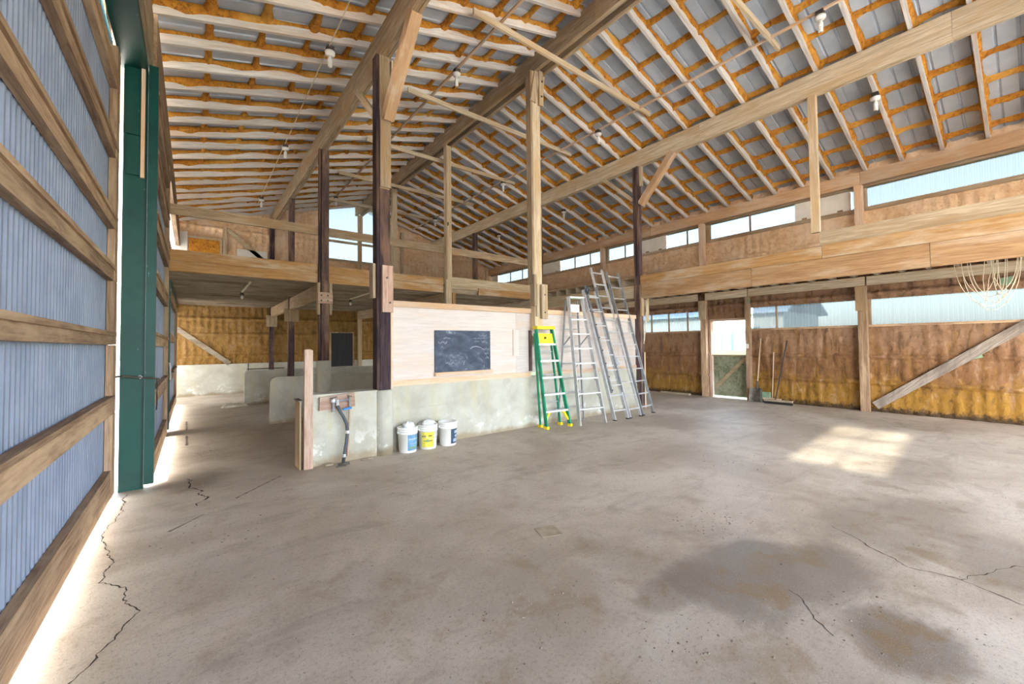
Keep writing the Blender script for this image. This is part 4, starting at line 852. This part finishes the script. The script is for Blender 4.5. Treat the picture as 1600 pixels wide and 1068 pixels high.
# ---- tools against the outer wall
sh = thing('shovel', (11.68, 4.52, 0), 'grain shovel with a wooden handle, blade down by the door post', 'shovel')
MB().tube([(11.66, 4.50, 0.42), (11.80, 4.44, 1.66)], 0.016, 8).build('handle', wood('grey', 'Z'), sh)
MB().grid(8, 8, lambda u, v: (11.60 + 0.08 * v + 0.05 * (2 * u - 1) ** 2 * -1, 4.52 + (u - 0.5) * (0.34 - 0.05 * v), 0.01 + 0.36 * v)).build('blade', M['steel'], sh, True)
MB().tube([(11.665, 4.505, 0.34), (11.665, 4.50, 0.55)], 0.024, 8).build('socket', M['steel'], sh)
sq = thing('floor_scraper', (11.7, 4.2, 0), 'thin-handled floor scraper between shovel and black broom', 'scraper')
MB().tube([(11.70, 4.17, 0.12), (11.82, 4.15, 1.30)], 0.012, 8).build('handle', wood('trim', 'Z'), sq); B(11.66, 11.70, 3.96, 4.38, 0.09, 0.13).build('cross_bar', wood('trim', 'Y'), sq)
B(11.668, 11.69, 3.96, 4.38, 0.0, 0.09).build('rubber_blade', M['black'], sq)
br = thing('push_broom', (11.58, 4.0, 0), 'black push broom with its handle leaning on the brown wall', 'broom')
MB().tube([(11.58, 4.06, 0.10), (11.81, 3.84, 1.60)], 0.016, 8).build('handle', M['black'], br); B(11.55, 11.61, 3.68, 4.32, 0.065, 0.11).build('broom_head', wood('dust', 'Y'), br)
bm = MB()
for i in range(40):
    for j in range(3): bm.box(11.555 + j * 0.018, 11.567 + j * 0.018, 3.685 + i * 0.0158, 3.695 + i * 0.0158, 0.0, 0.066)
tag(bm.build('bristles', M['black'], br), kind='stuff')
bn = thing('feed_scoop_box', (11.80, 4.38, 0), 'small faded green box on the floor behind the shovel', 'box')
mb = MB(); mb.box(11.74, 11.86, 4.26, 4.44, 0.0, 0.02).box(11.74, 11.75, 4.26, 4.44, 0.02, 0.26).box(11.85, 11.86, 4.26, 4.44, 0.02, 0.26).box(11.75, 11.85, 4.26, 4.27, 0.02, 0.26).box(11.75, 11.85, 4.43, 4.44, 0.02, 0.26); mb.build('box', M['bin'], bn)
o = MB().prism([(11.70, 6.4), (11.78, 6.38), (11.82, 7.35), (11.74, 7.37)], lambda a, b, t: (a, b, t), 0.0, 0.045).build('loose_plank', wood('dust', 'Y')); tag(o, 'loose grey plank lying on the floor along the wall past the half door', 'plank')
# wire loops hanging under the loft
wc = thing('wire_loops', (9.6, 0.36, 2.2), 'tangle of thin cream wire loops hanging from the loft joists', 'wire')
def loop(cx, cy, top, bot, w, ph, tw):
    pts = []
    for i in range(25):
        t = i / 24; a = math.pi * t; s_ = -math.cos(a) * w * (1 - 0.25 * math.sin(a) ** 6); pts.append((cx + s_ * math.sin(tw), cy + s_ * math.cos(tw), top - (top - bot) * math.sin(a) ** (0.7 + ph)))
    MB().tube(pts, 0.0045, 5).build('strand', M['wire'], wc)
loop(9.6, 0.40, 2.97, 2.22, 0.30, 0.0, 0.3); loop(9.6, 0.36, 2.97, 2.14, 0.26, 0.1, -0.2); loop(9.55, 0.30, 2.97, 2.24, 0.12, 0.2, 0.9); loop(9.62, 0.33, 2.97, 2.38, 0.20, 0.3, 1.4); loop(9.6, 0.26, 2.97, 2.20, 0.05, 0.4, 0.2); loop(9.6, 0.45, 2.97, 2.30, 0.16, 0.15, -0.6); loop(9.62, 0.38, 2.97, 2.02, 0.30, 0.05, 0.0); loop(9.58, 0.42, 2.97, 2.08, 0.34, 0.2, -0.1)
for a, b in ((0.30, 0.44), (0.42, 0.44), (0.36, 0.30), (0.40, 0.22)): MB().tube([(9.6, a, 2.97), (9.62, (a + b) / 2 + .03, 2.5), (9.6, b, 2.10)], 0.0045, 5).build('strand', M['wire'], wc)
# rag on the floor by the far divider
mb = MB().grid(26, 16, lambda u, v: (0.60 + 0.60 * u, 13.02 + 0.28 * v, max(0.004, math.sin(math.pi * u) ** .5 * math.sin(math.pi * v) ** .6 * (0.075 + 0.10 * fbm(u * 5, v * 4, 3)))))
tag(mb.build('rag', M['cloth'], None, True), 'crumpled cream rag on the floor by the far stall divider', 'rag')
# door latch
la = thing('door_latch', (-0.5, 6.1, 1.2), 'steel latch rod and hook joining near door and green jamb', 'latch')
MB().tube([(-0.635, 6.00, 1.27), (-0.60, 6.10, 1.275), (-0.45, 6.145, 1.245), (-0.36, 6.145, 1.235), (-0.30, 6.165, 1.22)], 0.011, 8).build('rod', M['steel'], la)
MB().tube([(-0.47, 6.14, 1.26), (-0.455, 6.13, 1.27), (-0.44, 6.14, 1.25), (-0.455, 6.14, 1.235), (-0.47, 6.14, 1.26)], 0.006, 6).build('ring', M['alu'], la)
MB().tube([(-0.325, 6.30, 1.22), (-0.325, 6.34, 1.05), (-0.325, 6.38, 0.92), (-0.325, 6.28, 0.86)], 0.007, 6).build('hook', M['steel'], la)
l2 = thing('door_latch', (-0.33, 10.0, 1.2), 'small latch on the green edge of the low sliding door', 'latch')
MB().tube([(-0.335, 9.95, 1.30), (-0.325, 9.96, 1.20), (-0.325, 9.97, 0.98)], 0.014, 6).build('bar', M['alu'], l2); MB().tube([(-0.34, 10.1, 1.12), (-0.27, 10.1, 1.12)], 0.014, 6).build('pull', M['steel'], l2)

# crumbs and grit on the slab
mb = MB(); rr = random.Random(3)
def grit(x, y, s_):
    n = len(mb.v); a = rr.random() * 6.28; h = s_ * (0.4 + 0.5 * rr.random())
    for k_ in range(4): mb.v.append((x + s_ * (0.6 + .6 * rr.random()) * math.cos(a + k_ * 1.57), y + s_ * (0.6 + .6 * rr.random()) * math.sin(a + k_ * 1.57), 0.0))
    mb.v.append((x + s_ * .2, y, h)); mb.f.extend([(n, n + 1, n + 4), (n + 1, n + 2, n + 4), (n + 2, n + 3, n + 4), (n + 3, n, n + 4)])
for _ in range(900): grit(rr.uniform(-0.3, 8), rr.uniform(0.1, 5.1), rr.choice((0.002, 0.003, 0.004, 0.005, 0.007)))
for cx, cy, n_ in ((0.35, 7.6, 110), (1.55, 1.9, 90), (2.1, 1.15, 70), (3.6, 1.75, 80), (5.6, 2.4, 60), (3.0, .8, 50), (0.2, 4.3, 60)):
    for _ in range(n_): grit(rr.gauss(cx, .22), rr.gauss(cy, .18), rr.choice((0.003, 0.005, 0.007, 0.010)))
o = mb.build('grit', M['stone']); tag(o, 'scattered crumbs of dirt and straw over the concrete floor', 'debris', kind='stuff')

# ---- outbuilding seen through the half door
sd_ = thing('white_shed', (27, 13, 1.05), 'white farm shed with green door trim and blue-grey roof outside', 'shed')
SX = 26.0
B(SX, SX + 6, 8.6, 22.0, 0.8, 3.28).build('wall', M['shedwall'], sd_)
MB().prism([(SX - 0.5, 3.22), (SX + 3, 4.9), (SX + 6.5, 3.22), (SX + 6.5, 3.34), (SX + 3, 5.02), (SX - 0.5, 3.34)], lambda a, b, t: (a, t, b), 8.2, 22.4).build('roof', M['shedroof'], sd_)
for y0, y1, zt in ((9.9, 11.25, 2.36), (11.45, 11.95, 2.02)):
    d_ = B(SX - 0.04, SX - 0.002, y0, y1, 1.06, zt).build('door', M['shedwall'], sd_)
    for a in ((y1, y1 + 0.09, 1.06, zt + 0.09), (y0 - 0.09, y0, 1.06, zt + 0.09), (y0, y1, zt, zt + 0.09)): B(SX - 0.06, SX - 0.002, a[0], a[1], a[2], a[3]).build('door_trim', M['green'], d_)
B(SX - 0.05, SX - 0.041, 10.0, 10.75, 2.08, 2.24).build('plaque', M['black'], sd_); B(SX - 0.03, SX - 0.002, 12.25, 12.55, 1.72, 1.90).build('window', M['black'], sd_)
